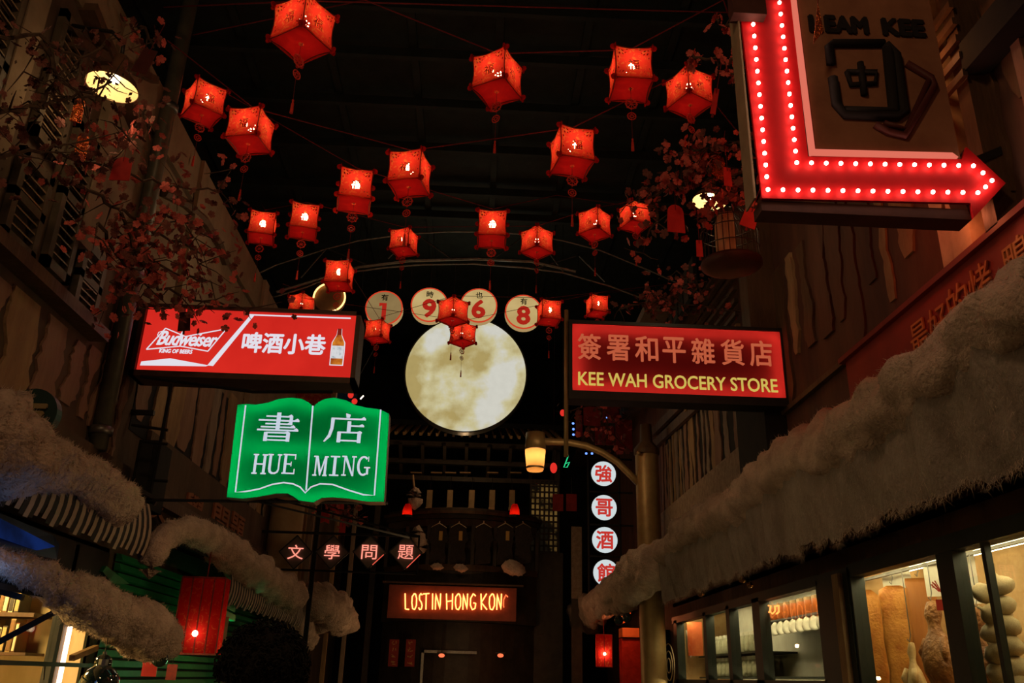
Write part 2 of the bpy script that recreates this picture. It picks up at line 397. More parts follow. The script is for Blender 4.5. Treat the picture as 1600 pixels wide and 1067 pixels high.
# mouldings: left cornice above the awnings, blank band and diagonal beams on the right
MB().box((-3.0, 3.2, 3.0), (-2.92, 12.5, 3.12)).box((-3.0, 3.2, 2.72), (-2.96, 7.4, 3.0)).build('cornice', M['wall_l'], WL)
MB().box((-3.0, 7.3, 2.95), (-2.90, 13.2, 3.06)).build('cornice', M['wood'], WL)
MB().box((2.86, 8.9, 3.2), (3.0, 13.4, 4.0)).build('fascia_board', M['board'], WR)
MB().box((2.95, 5.7, 4.02), (3.0, 8.9, 4.07)).build('cornice', M['wood'], WR)
for Y, z in ((10.2, 5.25), (10.2, 5.02)): MB().bar((2.93, Y, z), (2.93, Y + 3.8, z + .25), .06, .14).build('timber_rail', M['wood'], WR)
MB().box((2.78, 7.95, 3.3), (3.0, 8.85, 4.6)).build('cabinet', M['blackmatt'], WR)
MB().box((2.70, 7.9, 4.3), (3.0, 8.15, 6.4)).build('pilaster', M['wood'], WR)
# near right: red-lit post, window frame, boards
MB().box((2.90, 4.42, 4.0), (3.0, 4.62, 6.5)).build('post', M['cream'], WR)
MB().box((2.93, 4.66, 4.0), (3.0, 4.80, 4.4)).build('post', M['cream'], WR)
MB().box((2.86, 4.1, 4.0), (3.0, 4.22, 6.5)).build('post', M['wood'], WR)
MB().box((2.94, 3.72, 4.0), (3.0, 3.80, 6.4)).build('post', M['strip_a'], WR)
for k in range(5):
    z = 5.0 + k * .13
    MB().bar((2.82, 4.05, z), (2.82, 4.7, z + .02), .03, .05).build('rail', M['wood'], WR)
MB().bar(AX(1680, -90, 2.85), AX(1522, 92, 2.9), .16, .2).build('beam', M['blackmatt'], WR)

# far right behind the grocery sign: slatted roof pieces and rails
for k in range(9):
    z = 5.05 + k * .16
    MB().bar((2.9, 8.9, z), (2.9, 11.5, z + .1), .05, .05).build('roof_slat', M['strip_b'] if k < 3 else M['wood'], WR)
struct(MB().box((2.2, 10.5, 6.3), (3.1, 20, 6.42)), 'trim_2', M['wood'])
for k in range(26):
    y = 9.4 + k * .3
    MB().box((2.55, y, 6.05), (2.6, y + .24, 6.5)).build('roof_tile', M['roof'], WR)

# drain pipes and poles
def pipe(name, pts, r, m_, label, bands=(), cat='pipe'):
    t = thing(name, pts[0], label, cat)
    MB().tube(pts, r, 12).build('pipe_body', m_, t, smooth=True)
    for p in bands: MB().lathe(p, [(r * .9, -.03), (r * 1.25, -.03), (r * 1.25, .03), (r * .9, .03)], 12).build('clamp', M['steel'], t, smooth=True)
    return t
pipe('drain_pipe', [(-2.92, 6.52, 3.1), (-2.92, 6.52, 9.5)], .07, M['pipe'], 'thick grey-green drain pipe running up the left wall beside the red beer sign', [(-2.92, 6.52, 6.25), (-2.92, 6.52, 4.62), (-2.92, 6.52, 3.25)])
pipe('drain_pipe', [(-2.85, 13.4, 0), (-2.85, 13.4, 7.75)], .055, M['brass'], 'tan vertical steel pole above the red beer sign, ending under the arch')
pipe('drain_pipe', [(-2.6, 13.6, 4), (-2.6, 13.6, 7.35)], .02, M['brass'], 'thin tan rod just right of the tan pole above the red beer sign')
pipe('signpost', [(.815, 7.83, 3.5), (.815, 7.83, 5.0)], .022, M['brass'], 'thin pale vertical rod down the left edge of the grocery sign', cat='pole')
pt = thing('round_column', (-2.75, 12.6, 0), 'round tan plaster column standing behind the open-book sign', 'column')
MB().lathe((-2.75, 12.6, 0), [(.24, 0), (.24, 4.25)], 20).build('shaft', mat('tan_column_plaster', (.36, .25, .13), (.28, .18, .09), .6, scale=4), pt, smooth=True)
MB().lathe((-2.75, 12.6, 4.25), [(.24, -.02), (.31, .03), (.31, .12), (.0, .14)], 20).build('capital', M['wood'], pt)

# ================================================================ RED CUBE LANTERNS
LS = .31
def warp(a, b, c, h=LS / 2):
    mm = 0
    mm = (a * a * b * b * c * c)
    s = .94 + .09 * mm
    return Vector((a * h * s, b * h * s, c * h * s))
def circle(cx, cy, r, n=10): return [(cx + r * math.cos(2 * PI * k / n), cy + r * math.sin(2 * PI * k / n)) for k in range(n)]
def petal(cx, cy, r, a, k=.45, n=7):
    return [(cx + math.cos(a) * r * math.cos(t) - math.sin(a) * r * k * math.sin(t), cy + math.sin(a) * r * math.cos(t) + math.cos(a) * r * k * math.sin(t)) for t in [2 * PI * i / n for i in range(n)]]
def sq(n=9):
    p = []
    for k in range(n): p.append((-1 + 2 * k / n, -1))
    for k in range(n): p.append((1, -1 + 2 * k / n))
    for k in range(n): p.append((1 - 2 * k / n, 1))
    for k in range(n): p.append((-1, 1 - 2 * k / n))
    return p
holes = [sq()]
for sx in (-1, 1):
    for sy in (-1, 1):
        holes += [petal(sx * .78, sy * .62, .075, 1.2 * sx * sy), petal(sx * .62, sy * .80, .075, .4 * sx * sy), circle(sx * .80, sy * .82, .035, 6), petal(sx * .60, sy * .60, .07, .8 * sx * sy), petal(sx * .86, sy * .36, .07, 1.5), petal(sx * .36, sy * .88, .07, .05), petal(sx * .45, sy * .68, .05, -.6 * sx * sy)]
vs_, fs_ = curve_fill([('福', 0, -.10, .62, .66, 0)], holes)
LANT = thing('cube_lantern', (0, 0, 0), 'x', 'lantern', 'red cube lanterns strung over the street')
pan = MB(); pan.add([warp(x, -1, y) for x, y, _ in vs_], fs_)
p0 = pan.build('side_panel', M['paper'], LANT)
for k in (1, 2, 3): share(p0, 'side_panel', LANT, rot=(0, 0, k * PI / 2))
# bottom and top sheets
g_ = 8; vv = []; ff = []
for i in range(g_ + 1):
    for j in range(g_ + 1): vv.append(warp(-1 + 2 * i / g_, -1 + 2 * j / g_, -1))
for i in range(g_):
    for j in range(g_):
        if not (i in (3, 4) and j in (3, 4)): ff.append((i * (g_ + 1) + j, i * (g_ + 1) + j + 1, (i + 1) * (g_ + 1) + j + 1, (i + 1) * (g_ + 1) + j))
bt = MB().add(vv, ff)
ring_v = []
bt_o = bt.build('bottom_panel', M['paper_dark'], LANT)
hb = LS / 2 * .94
cap = MB(); r0 = hb * .28
cap.add([(-r0, -r0, -hb), (r0, -r0, -hb), (r0, r0, -hb), (-r0, r0, -hb)] + [(.022 * math.cos(t), .022 * math.sin(t), -hb) for t in [2 * PI * (k + .5) / 8 - PI for k in range(8)]],
        [(0, 1, 6, 5), (1, 7, 6), (1, 2, 8, 7), (2, 9, 8), (2, 3, 10, 9), (3, 11, 10), (3, 0, 4, 11), (0, 5, 4)])
cap.build('bottom_collar', M['paper_dark'], LANT)
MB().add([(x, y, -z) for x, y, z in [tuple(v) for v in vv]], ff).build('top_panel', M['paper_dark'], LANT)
rim = MB()
T = [-1, -.6, -.2, .2, .6, 1]
for a in (-1, 1):
    for b in (-1, 1):
        rim.tube([warp(t, a, b) for t in T], .0055, 4); rim.tube([warp(a, t, b) for t in T], .0055, 4); rim.tube([warp(a, b, t) for t in T], .0045, 4)
rim.build('rim', M['lantern_rim'], LANT)
sc = MB()
for ang in (0, PI / 2):
    u = Vector((math.cos(ang), math.sin(ang), 0))
    pf = [(-.012, -.024), (.010, -.032), (.030, -.026), (.040, -.006), (.036, .014), (.020, .026), (.0, .026), (-.012, .018)]
    sc.prism([u * a + Vector((0, 0, b)) - Vector((-u.y, u.x, 0)) * .003 for a, b in pf], Vector((-u.y, u.x, 0)) * .006)
fin0 = None
for sz in (-1, 1):
    for k in range(4):
        a = PI / 4 + k * PI / 2; x = math.cos(a) * LS / 2 * 1.41; y = math.sin(a) * LS / 2 * 1.41; z = sz * LS / 2 * .97
        if fin0 is None:
            fin0 = sc.build('corner_scroll', M['finial'], LANT); fin0.location = (x, y, z); fin0.rotation_euler = (0, 0, a - PI / 4)
        else: share(fin0, 'corner_scroll', LANT, (x, y, z), (0, 0, a - PI / 4))
MB().ball((0, 0, .055), .041, 10, (1, 1, 1.3)).build('bulb', M['bulb'], LANT, smooth=True)
MB().lathe((0, 0, .10), [(.0, 0), (.02, 0), (.02, .04), (0, .04)], 8).build('bulb_socket', M['socket'], LANT)
MB().tube([(0, 0, .07), (0, 0, LS / 2 + .10)], .003, 4).build('hanging_cord', M['cord'], LANT)
def medallion(r, spokes, square):
    mb = MB(); z0 = 0
    mb.tube([(r * math.cos(t), 0, r * math.sin(t)) for t in [2 * PI * k / 16 for k in range(16)]], r * .16, 4, closed=True)
    if spokes:
        for k in range(8):
            t = 2 * PI * k / 8; mb.ball((r * 1.12 * math.cos(t), 0, r * 1.12 * math.sin(t)), r * .16, 5)
            mb.bar((0, 0, 0), (r * math.cos(t), 0, r * math.sin(t)), r * .09, r * .12, up=(0, 1, 0))
    if square:
        q = r * .38
        for a, b in (((-q, -q), (q, -q)), ((q, -q), (q, q)), ((q, q), (-q, q)), ((-q, q), (-q, -q))): mb.bar((a[0], 0, a[1]), (b[0], 0, b[1]), r * .2, r * .12, up=(0, 1, 0))
        for s_, u_ in ((1, 0), (-1, 0), (0, 1), (0, -1)): mb.bar((s_ * q, 0, u_ * q), (s_ * r, 0, u_ * r), r * .12, r * .12, up=(0, 1, 0))
    return mb
zb = -hb
md = medallion(.044, True, False).build('medallion', M['pendant'], LANT); md.location = (0, 0, zb - .15)
m2 = medallion(.034, False, True).build('coin_medallion', M['pendant'], LANT); m2.location = (0, 0, zb - .27)
MB().tube([(0, 0, zb + .0), (0, .004, zb - .2), (0, .004, zb - .3), (0, 0, zb - .49)], .0022, 4).build('pendant_cord', M['cord'], LANT)
MB().lathe((0, 0, zb - .60), [(0, .115), (.009, .11), (.006, .09), (.010, .08), (.013, 0), (0, 0)], 6).build('tassel', M['pendant'], LANT)

LN = [  # px, py of the body centre, width in px, turn seen from the camera, label
 (474, 42, 103, 42, 'largest red cube lantern, cut by the top edge of the picture'),
 (319, 160, 66, 18, 'red cube lantern nearest the left drain pipe, leftmost of all'),
 (391, 203, 78, -30, 'red cube lantern hanging right of and below the leftmost one, turned to the left'),
 (777, 120, 86, -30, 'big red cube lantern high above the glowing moon disc'),
 (985, 115, 76, 12, 'big red cube lantern on the upper cord, right of the one above the moon'),
 (1077, 143, 80, 45, 'red cube lantern, corner to the front, beside the marquee arrow and pink twigs'),
 (894, 236, 76, 18, 'red cube lantern on the long sagging cord, right of centre'),
 (640, 270, 74, -20, 'red cube lantern at the lowest point of the long sagging cord, centre left'),
 (555, 297, 55, 0, 'front-facing red cube lantern left of the one at the lowest point of the cord'),
 (475, 345, 46, 0, 'small front-facing red cube lantern between two others above the beer sign'),
 (410, 355, 46, -5, 'leftmost of the small red cube lanterns, above the left part of the beer sign'),
 (530, 430, 50, -15, 'red cube lantern in front of the round neon-ringed disc'),
 (631, 378, 49, -28, 'red cube lantern hanging over the thin steel arch, above the disc with the 1'),
 (769, 357, 48, 0, 'front-facing red cube lantern above the disc with the 6'),
 (839, 378, 56, 45, 'red cube lantern with its corner to the front above the disc with the 8'),
 (929, 350, 56, -33, 'red cube lantern third from the right below the upper cords, above the grocery sign'),
 (992, 338, 54, 35, 'red cube lantern touching the end of the pink blossom branch'),
 (933, 478, 39, 20, 'smallest red cube lantern, just above the left corner of the grocery sign'),
 (858, 488, 42, 15, 'small red cube lantern overlapping the right rim of the disc with the 8'),
 (708, 486, 52, 45, 'red cube lantern between the 9 and the 6 discs'),
 (723, 522, 45, 40, 'small red cube lantern hanging in front of the top of the moon'),
 (590, 517, 43, -30, 'small red cube lantern below the disc with the 1'),
 (471, 476, 44, 45, 'small red cube lantern half hidden behind the top of the beer sign'),
]
LPOS = []
for i, (px, py, w, th, lab) in enumerate(LN):
    a = math.radians(abs(th)); dep = FOC * LS * 1.10 * (math.cos(a) + math.sin(a)) / w
    p = AD(px, py + w * .02, dep); LPOS.append(p)
    o = LANT if i == 0 else copy_tree(LANT)
    if i == 0: protos = o
    o.location = p; beta = math.atan2(-p.x, p.y)
    o.rotation_euler = (0, 0, math.radians(th) + beta)
    o['label'] = lab

# cords the lanterns hang from
def cord(pts, r, label, m_='cord', name='lantern_cord', cat='cord', group='cords across the street', sag=0.0):
    P = [Vector(p) for p in pts]; Q = []
    for i in range(len(P) - 1):
        n = 8
        for k in range(n):
            t = k / n; q = P[i].lerp(P[i + 1], t); q.z -= sag * 4 * t * (1 - t) * (P[i + 1] - P[i]).length; Q.append(q)
    Q.append(P[-1])
    return MB().tube(Q, r, 5).build(name, M[m_], label=label, cat=cat, group=group)
def top(i): return LPOS[i] + Vector((0, 0, LS / 2 + .10))
cord([(-3, 6.9, 7.4), AD(570, 0, 7.2), top(3), top(4), AD(1130, 0, 7.2), (3, 7.8, 7.6)], .006, 'dark red cord carrying the two big lanterns at the top centre')
cord([(-3, 6.4, 6.9), top(2), top(7), top(6), top(5), (3, 7.6, 6.5)], .006, 'dark red sagging cord carrying the lanterns from the drain pipe to the blossoms')
cord([(-3, 8, 7.6), top(1), top(8), top(13), AD(870, 305, 10), (3, 10, 7.4)], .005, 'thin dark red cord running below the long sagging one')
cord([(-3, 6.2, 7.1), top(0), (3, 6.3, 7.5)], .006, 'cord carrying the largest lantern at the top edge')
cord([(-3, 10.0, 7.3), top(10), top(9), top(12), top(14), top(15), top(16), (3, 10.2, 7.5)], .005, 'thin cord through the middle row of small lanterns')
cord([(-3, 11.6, 6.9), top(22), top(11), top(21), top(19), top(18), (3, 12.5, 7.6)], .004, 'thin cord crossing in front of the four number discs')
cord([(-3, 13.0, 7.3), top(20), top(17), (3, 14, 8.2)], .004, 'lowest thin cord in front of the moon')
cord([AD(590, 535, 11), AD(548, 612, 10.5)], .003, 'slanting grey wire right of the beer sign', 'steel')

# ================================================================ LIGHTED SIGNS
# --- marquee arrow sign
E_ = {}
t = thing('marquee_arrow_sign', (2.1, 4.0, 3.99), 'huge red marquee arrow sign edged with bulbs around a brown emblem panel', 'sign')
YA = 4.0; DA = .15
outl = [(1.45, 6.2), (1.49, 4.03), (2.66, 4.06), (2.66, 3.965), (2.885, 4.20), (2.70, 4.43), (2.66, 4.345), (1.775, 4.315), (1.79, 6.2)]
M['arrow_red'] = mat('glossy_red_arrow_face', (.62, .012, .016), (.5, .008, .012), .7, scale=4, spec=.15)
M['arrow_side'] = mat('cream_sign_side', (.36, .26, .16), (.28, .2, .12), .6, scale=6)
M['arrow_under'] = mat('dark_brown_sign_edge', (.09, .03, .022), (.06, .02, .015), .7, scale=6)
MB().prism([(x, YA, z) for x, z in outl], (0, .02, 0)).build('arrow_face', M['arrow_red'], t)
MB().prism([(1.445, YA - .004, 4.025), (1.445, YA - .004, 6.2), (1.452, YA - .004, 6.2), (1.458, YA - .004, 4.03)], (0, DA, 0)).build('side_return', M['arrow_side'], t)
MB().box((1.49, YA + .02, 3.965), (2.66, YA + DA, 4.03)).build('under_return', M['arrow_under'], t)
MB().prism([(2.66, YA + .02, 3.97), (2.88, YA + .02, 4.2), (2.70, YA + .02, 4.43), (2.6, YA + .02, 4.3)], (0, DA - .02, 0)).build('head_return', M['arrow_under'], t)
M['arrow_panel'] = mat('brown_back_panel', (.34, .15, .085), (.24, .10, .06), .75, scale=3, bump=.05)
MB().prism([(1.795, YA + .005, 4.32), (2.655, YA + .005, 4.345), (2.655, YA + .005, 6.2), (1.80, YA + .005, 6.2)], (0, .02, 0)).build('sign_panel', M['arrow_panel'], t)
M['trim_pink'] = emit('pink_trim_painted_glow', S(222, 112, 92))  # bulb light on the pink trim put in as its own glow
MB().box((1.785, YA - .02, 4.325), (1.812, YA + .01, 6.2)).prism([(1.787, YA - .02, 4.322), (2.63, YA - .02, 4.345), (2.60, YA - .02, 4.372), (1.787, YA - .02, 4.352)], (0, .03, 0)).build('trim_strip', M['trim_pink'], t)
M['sign_black'] = mat('black_sign_letter', (.016, .012, .012), None, .8)
M['sign_maroon'] = mat('maroon_sign_tube', (.10, .022, .018), None, .6)
letters('lettering', M['sign_black'], t, (2.25, YA - .004, 5.262), FRONT, [('L', -.335, -.005, .065, .115, .08), ('EAM', -.145, 0, .25, .115, .08), ('KEE', .205, .0, .25, .115, .08)], depth=.004)
def tubeXZ(mb, pts, r, y): mb.tube([(x, y, z) for x, z in pts], r, 8); return mb
q = MB(); bx_, bz_ = 2.02, 4.58
def pxz(x, y): v = AY(x, y, YA); return (v.x, v.z)
tubeXZ(q, [pxz(1297, 102), pxz(1294, 75), pxz(1300, 70), pxz(1380, 70)], .027, YA - .01)
tubeXZ(q, [pxz(1300, 124), pxz(1306, 165), pxz(1318, 180), pxz(1400, 184), pxz(1411, 176), pxz(1399, 88), pxz(1382, 72)], .030, YA - .01)
tubeXZ(q, [pxz(1318, 176), pxz(1395, 176), pxz(1386, 78)], .034, YA - .008)
tubeXZ(q, [pxz(1343, 100), pxz(1349, 150)], .020, YA - .01)
tubeXZ(q, [pxz(1322, 114), pxz(1368, 114), pxz(1366, 132), pxz(1328, 134), pxz(1322, 114)], .016, YA - .01)
q.build('tile_emblem', M['sign_black'], t, smooth=True)
q = MB(); tubeXZ(q, [pxz(1415, 101), pxz(1454, 124), pxz(1458, 136), pxz(1420, 200), pxz(1412, 214), pxz(1385, 207), pxz(1366, 196)], .022, YA - .01)
tubeXZ(q, [pxz(1450, 128), pxz(1415, 204), pxz(1380, 194)], .018, YA - .01)
q.build('second_tile_emblem', M['sign_maroon'], t, smooth=True)
M['arrow_bulb'] = emit('marquee_bulb', (1.0, .58, .42), 24)
bl = [(154, 0)]; bulbs = []
def run(a, b, n, skip=0):
    for k in range(skip, n): bulbs.append((a[0] + (b[0] - a[0]) * k / (n - 1), a[1] + (b[1] - a[1]) * k / (n - 1)))
run((1177, 38), (1198, 276), 14)                      # outer column
run((1218, 4), (1245, 254), 15)                       # inner column
run((1245, 254), (1521, 259), 13, 1)                  # inner row
run((1200, 296), (1528, 301), 15)                     # outer row
bulbs += [(1536, 270), (1550, 282), (1540, 292)]
b0 = None; bh = None
for px, py in bulbs:
    v = AY(px, py, YA - .026)
    if b0 is None:
        org = v.copy()
        b0 = MB().ball(v, .0115, 8).build('bulb', M['arrow_bulb'], t, smooth=True)
    else: share(b0, 'bulb', t, v - org)
for k in range(1, 9):                                 # the rows go on above the picture
    for (x, z) in ((1.535 , 5.25 + .0 + k * .10), (1.715, 5.42 + k * .10)):
        share(b0, 'bulb', t, Vector((x, YA - .02, z)) - org)
MB().box((1.40, 3.93, 5.25), (1.60, 4.02, 5.7)).build('mounting_box', M['arrow_under'], t)
MB().bar((2.6, 4.1, 4.3), (3.0, 4.12, 4.5), .05).bar((2.6, 4.1, 5.7), (3.0, 4.1, 5.7), .05).build('wall_bracket', M['black'], t)

# --- red beer sign
t = thing('beer_sign', (-2.0, 6.9, 3.8), 'long red lightbox beer sign with a white bow-tie logo and a bottle', 'sign')
x0, x1, z0, z1 = -2.925, -1.085, 3.86, 4.475; Y = 6.9
M['bud_red'] = emit('beer_sign_red_face', S(214, 42, 32), 1.0, S(200, 36, 28), 1.6)
M['sign_white'] = emit('lit_white_print', S(226, 222, 232), 1.0)
M['sign_frame'] = mat('brown_sign_frame', (.13, .075, .05), (.09, .05, .035), .5, scale=6)
MB().box((x0 + .02, Y, z0 + .02), (x1 - .02, Y + .03, z1 - .02)).build('face', M['bud_red'], t)
fr = MB()
fr.box((x0 - .03, Y - .02, z1 - .02), (x1 + .01, Y + .26, z1 + .015)).box((x0 - .03, Y - .02, z0 - .03), (x1 + .01, Y + .26, z0 + .02))
fr.box((x1 - .03, Y - .02, z0 - .03), (x1 + .01, Y + .26, z1 + .015)).box((x0 - .03, Y - .02, z0 - .03), (x0 + .01, Y + .26, z1 + .015))
fr.box((x0, Y + .2, z0), (x1, Y + .24, z1))
fr.build('frame', M['sign_frame'], t)
def P6(px, py): v = AY(px, py, 6.9); return (v.x, v.z)
pr = MB()
def flat(mb, pts, y, d=.003): return mb.prism([(a, y, b) for a, b in pts], (0, -d, 0))
flat(pr, [P6(391, 493), P6(397.5, 493), P6(333, 572), P6(324, 571)], Y - .002)                        # diagonal
flat(pr, [P6(221, 565), P6(266, 560), P6(326, 571), P6(322, 572.5), P6(219, 571)], Y - .002)          # wedge below
flat(pr, [P6(390, 491), P6(548, 496.5), P6(548, 498.5), P6(390, 493)], Y - .002)                    # line at the top
bow = [P6(259, 513), P6(290, 526), P6(354, 514), P6(325, 549), P6(282, 541), P6(229, 546), P6(259, 513)]
for a, b in zip(bow, bow[1:]): pr.bar((a[0], Y - .004, a[1]), (b[0], Y - .004, b[1]), .009, .004, up=(0, 1, 0))
pr.build('white_print', M['sign_white'], t)
a, b = P6(243, 541), P6(339, 519)
cx, cz = (a[0] + b[0]) / 2 + .012, (a[1] + b[1]) / 2
letters('script_lettering', M['sign_white'], t, (cx, Y - .009, cz), FRONT, [('Budweiser', .0, 0, .50, .125, .03, .45, .92)], depth=.001)
c = P6(275, 549); letters('small_lettering', M['sign_white'], t, (c[0], Y - .004, c[1]), FRONT, [('KING OF BEERS', 0, 0, .275, .034, .06, .12)], depth=.001)
c = P6(444, 537); letters('chinese_lettering', M['sign_white'], t, (c[0], Y - .004, c[1]), FRONT, [('啤酒小巷', 0, 0, .70, .18, .03)], depth=.001)
sw = MB(); c = P6(254, 524)
for pts in (([(-.02, -.02), (-.04, .0), (-.035, .025), (-.01, .035), (.01, .02), (.0, -.01), (-.01, -.05), (-.03, -.055)]),): sw.tube([(c[0] + u_, Y - .006, c[1] + v_) for u_, v_ in pts], .004, 4)
sw.build('script_flourish', M['sign_white'], t)
bx0 = P6(528.5, 541)
bot = MB(); prof = [(-.050, -.17), (.050, -.17), (.052, -.06), (.050, .03), (.02, .10), (.016, .155), (-.016, .155), (-.02, .10), (-.050, .03), (-.052, -.06)]
def off(pts, k): return [(u_ * k[0], v_ * k[1]) for u_, v_ in pts]
flat(MB(), [(bx0[0] + u_ * 1.16, bx0[1] + v_ * 1.04) for u_, v_ in prof], Y - .002).build('bottle_outline', M['sign_white'], t, label='pale outline of the printed bottle')
flat(MB(), [(bx0[0] + u_, bx0[1] + v_) for u_, v_ in prof], Y - .006).build('bottle_print', emit('amber_bottle_print', S(150, 62, 20), 1, S(214, 130, 40), 14, .35, .65), t, label='amber bottle printed at the right end')
flat(MB(), [(bx0[0] + u_, bx0[1] + v_) for u_, v_ in [(-.05, -.115), (.05, -.115), (.05, .0), (-.05, .0)]], Y - .010).build('bottle_label', emit('bottle_label_print', S(212, 212, 214), 1, S(150, 160, 165), 26, .5, .7), t)
flat(MB(), [(bx0[0] + u_, bx0[1] + v_) for u_, v_ in [(-.016, .10), (.016, .10), (.017, .158), (-.017, .158)]], Y - .010).build('bottle_neck_label', emit('neck_print', S(120, 30, 20)), t)
MB().tube([(x0 - .02, 7.0, z0 + .1), (-2.95, 7.0, z0 + .1)], .02, 6).build('bracket', M['black'], t)

# --- backlit boxes: translucent face lit by strips inside the rim
def strips(x0, x1, z0, z1, Y, e, t, d=.05, sides=True):
    mb = MB()
    mb.box((x0, Y + d, z1 - .012), (x1, Y + d + .012, z1)).box((x0, Y + d, z0), (x1, Y + d + .012, z0 + .012))
    if sides: mb.box((x0, Y + d, z0), (x0 + .012, Y + d + .012, z1)).box((x1 - .012, Y + d, z0), (x1, Y + d + .012, z1))
    mb.build('light_strip', e, t)
M['inner_white'] = mat('white_box_lining', (.8, .8, .8), None, .9)
# grocery sign
t = thing('grocery_sign', (1.9, 7.8, 4.1), 'red backlit grocery store sign with orange Chinese characters over yellow lettering', 'sign')
x0, x1, z0, z1 = .87, 2.955, 4.145, 4.845; Y = 7.8
rect = lambda a, b, c, d: [(a, c), (b, c), (b, d), (a, d)]
def char_row(body, xs, z, w, h, bold): return [(ch, x, z, w, h, bold) for ch, x in zip(body, xs)]
kx = [AY(px, 545, 7.8).x for px in (921, 966, 1010, 1053, 1098, 1144, 1188)]
rowc = char_row('簽署和平雜貨店', kx, 4.605, .222, .265, .018)
rowl = [('KEE WAH GROCERY STORE', 1.905, 4.272, 1.95, .135, .022)]
vs, fs = [(a, b, 0) for a, b in rect(x0, x1, z0, z1)], [(0, 1, 2, 3)]
M['kee_face'] = paper('red_acrylic', (.80, .035, .03), None, trans=.93, diff=(.35, .01, .01))
MB().add([(a, Y, b) for a, b, _ in vs], fs).build('face', M['kee_face'], t)
letters('chinese_lettering', emit('lit_orange_print', S(186, 88, 58)), t, (0, Y - .004, 0), FRONT, rowc, depth=.001)
letters('latin_lettering', emit('lit_yellow_print', S(206, 178, 84)), t, (0, Y - .004, 0), FRONT, rowl, depth=.001)
M['led_kee'] = emit('tube_light_pink', (1.0, .80, .60), 6.5)
strips(x0 + .02, x1 - .02, z0 + .02, z1 - .02, Y, M['led_kee'], t, .07)
fr = MB(); g2 = .035
fr.box((x0 - g2, Y - .02, z1), (x1 + g2, Y + .2, z1 + g2)).box((x0 - g2, Y - .02, z0 - g2 - .05), (x1 + g2, Y + .2, z0)).box((x0 - g2, Y - .02, z0), (x0, Y + .2, z1)).box((x1, Y - .02, z0), (x1 + g2, Y + .2, z1)).box((x0, Y + .18, z0), (x1, Y + .2, z1))
fr.build('frame', M['black'], t)
# open book sign
t = thing('book_sign', (-1.28, 6.3, 2.72), 'glowing green open-book shaped bookshop sign with white characters', 'sign')
Y = 6.3
def P3(px, py): v = AY(px, py, 6.3); return (v.x, v.z)
bk = [(354, 777), (371, 632), (386, 631), (400, 632), (418, 629), (436, 623), (455, 621), (472, 623), (483, 629), (490, 635), (497, 628), (508, 623), (522, 621), (540, 625), (556, 633), (574, 637), (592, 639), (608, 646), (607, 665), (600, 784), (575, 784), (545, 779), (520, 777), (503, 778), (495, 782), (490, 785), (467, 782), (459, 776), (450, 771), (432, 771), (405, 776), (380, 779)]
book = [P3(*p) for p in bk]
M['book_face'] = paper('green_acrylic', (.0, .60, .26), None, trans=.95, diff=(.0, .2, .08))
M['book_white'] = paper('white_acrylic', (.62, .74, .86), None, trans=.95)
ln = [stroke([P3(384, 633), P3(368, 769), P3(384, 768), P3(405, 764), P3(425, 757), P3(443, 754), P3(458, 756), P3(469, 761), P3(477, 770), P3(486, 761), P3(500, 756), P3(520, 757), P3(545, 766), P3(568, 773), P3(585, 774), P3(595, 640)], .011),
      stroke([P3(489, 634), P3(478.5, 766)], .012)]
# characters drawn in a song style: thin horizontals, thick verticals
def song(parts, cx, cz, w, h):
    out_ = []
    for pl in parts: out_.append([(cx + (x - .5) * w, cz + (y - .5) * h) for x, y in pl])
    return out_
def hb_(x0, x1, y, w=.055, cap=.06): return [(x0, y - w / 2), (x1, y - w / 2), (x1, y + w / 2), (x1 - .05, y + w / 2 + cap), (x1 - .12, y + w / 2), (x0, y + w / 2)]
def vb_(x, y0, y1, w=.10): return [(x - w / 2, y0), (x + w / 2, y0), (x + w / 2, y1), (x - w / 2, y1)]
shu = [hb_(.20, .84, .86, .055), hb_(.03, 1.0, .72, .06), hb_(.20, .84, .60, .055), hb_(.10, .92, .49, .055), hb_(.02, 1.0, .385, .06), vb_(.50, .36, 1.0, .10), vb_(.80, .60, .86, .08),
       vb_(.24, .0, .31, .09), vb_(.77, .0, .31, .09), hb_(.24, .80, .295, .055, .03), hb_(.24, .78, .17, .05, 0), hb_(.24, .78, .045, .05, 0)]
dian = [hb_(.14, .97, .82, .06), [(.48, 1.02), (.60, .97), (.58, .86), (.50, .86)], [(.14, .84), (.23, .84), (.215, .45), (.16, .18), (.03, .0), (.0, .02), (.10, .25), (.14, .5)],
        vb_(.58, .36, .74, .09), hb_(.60, .94, .58, .055, .05), vb_(.36, .0, .37, .09), vb_(.84, .0, .37, .09), hb_(.33, .90, .35, .055, .04), hb_(.36, .84, .07, .055, 0)]
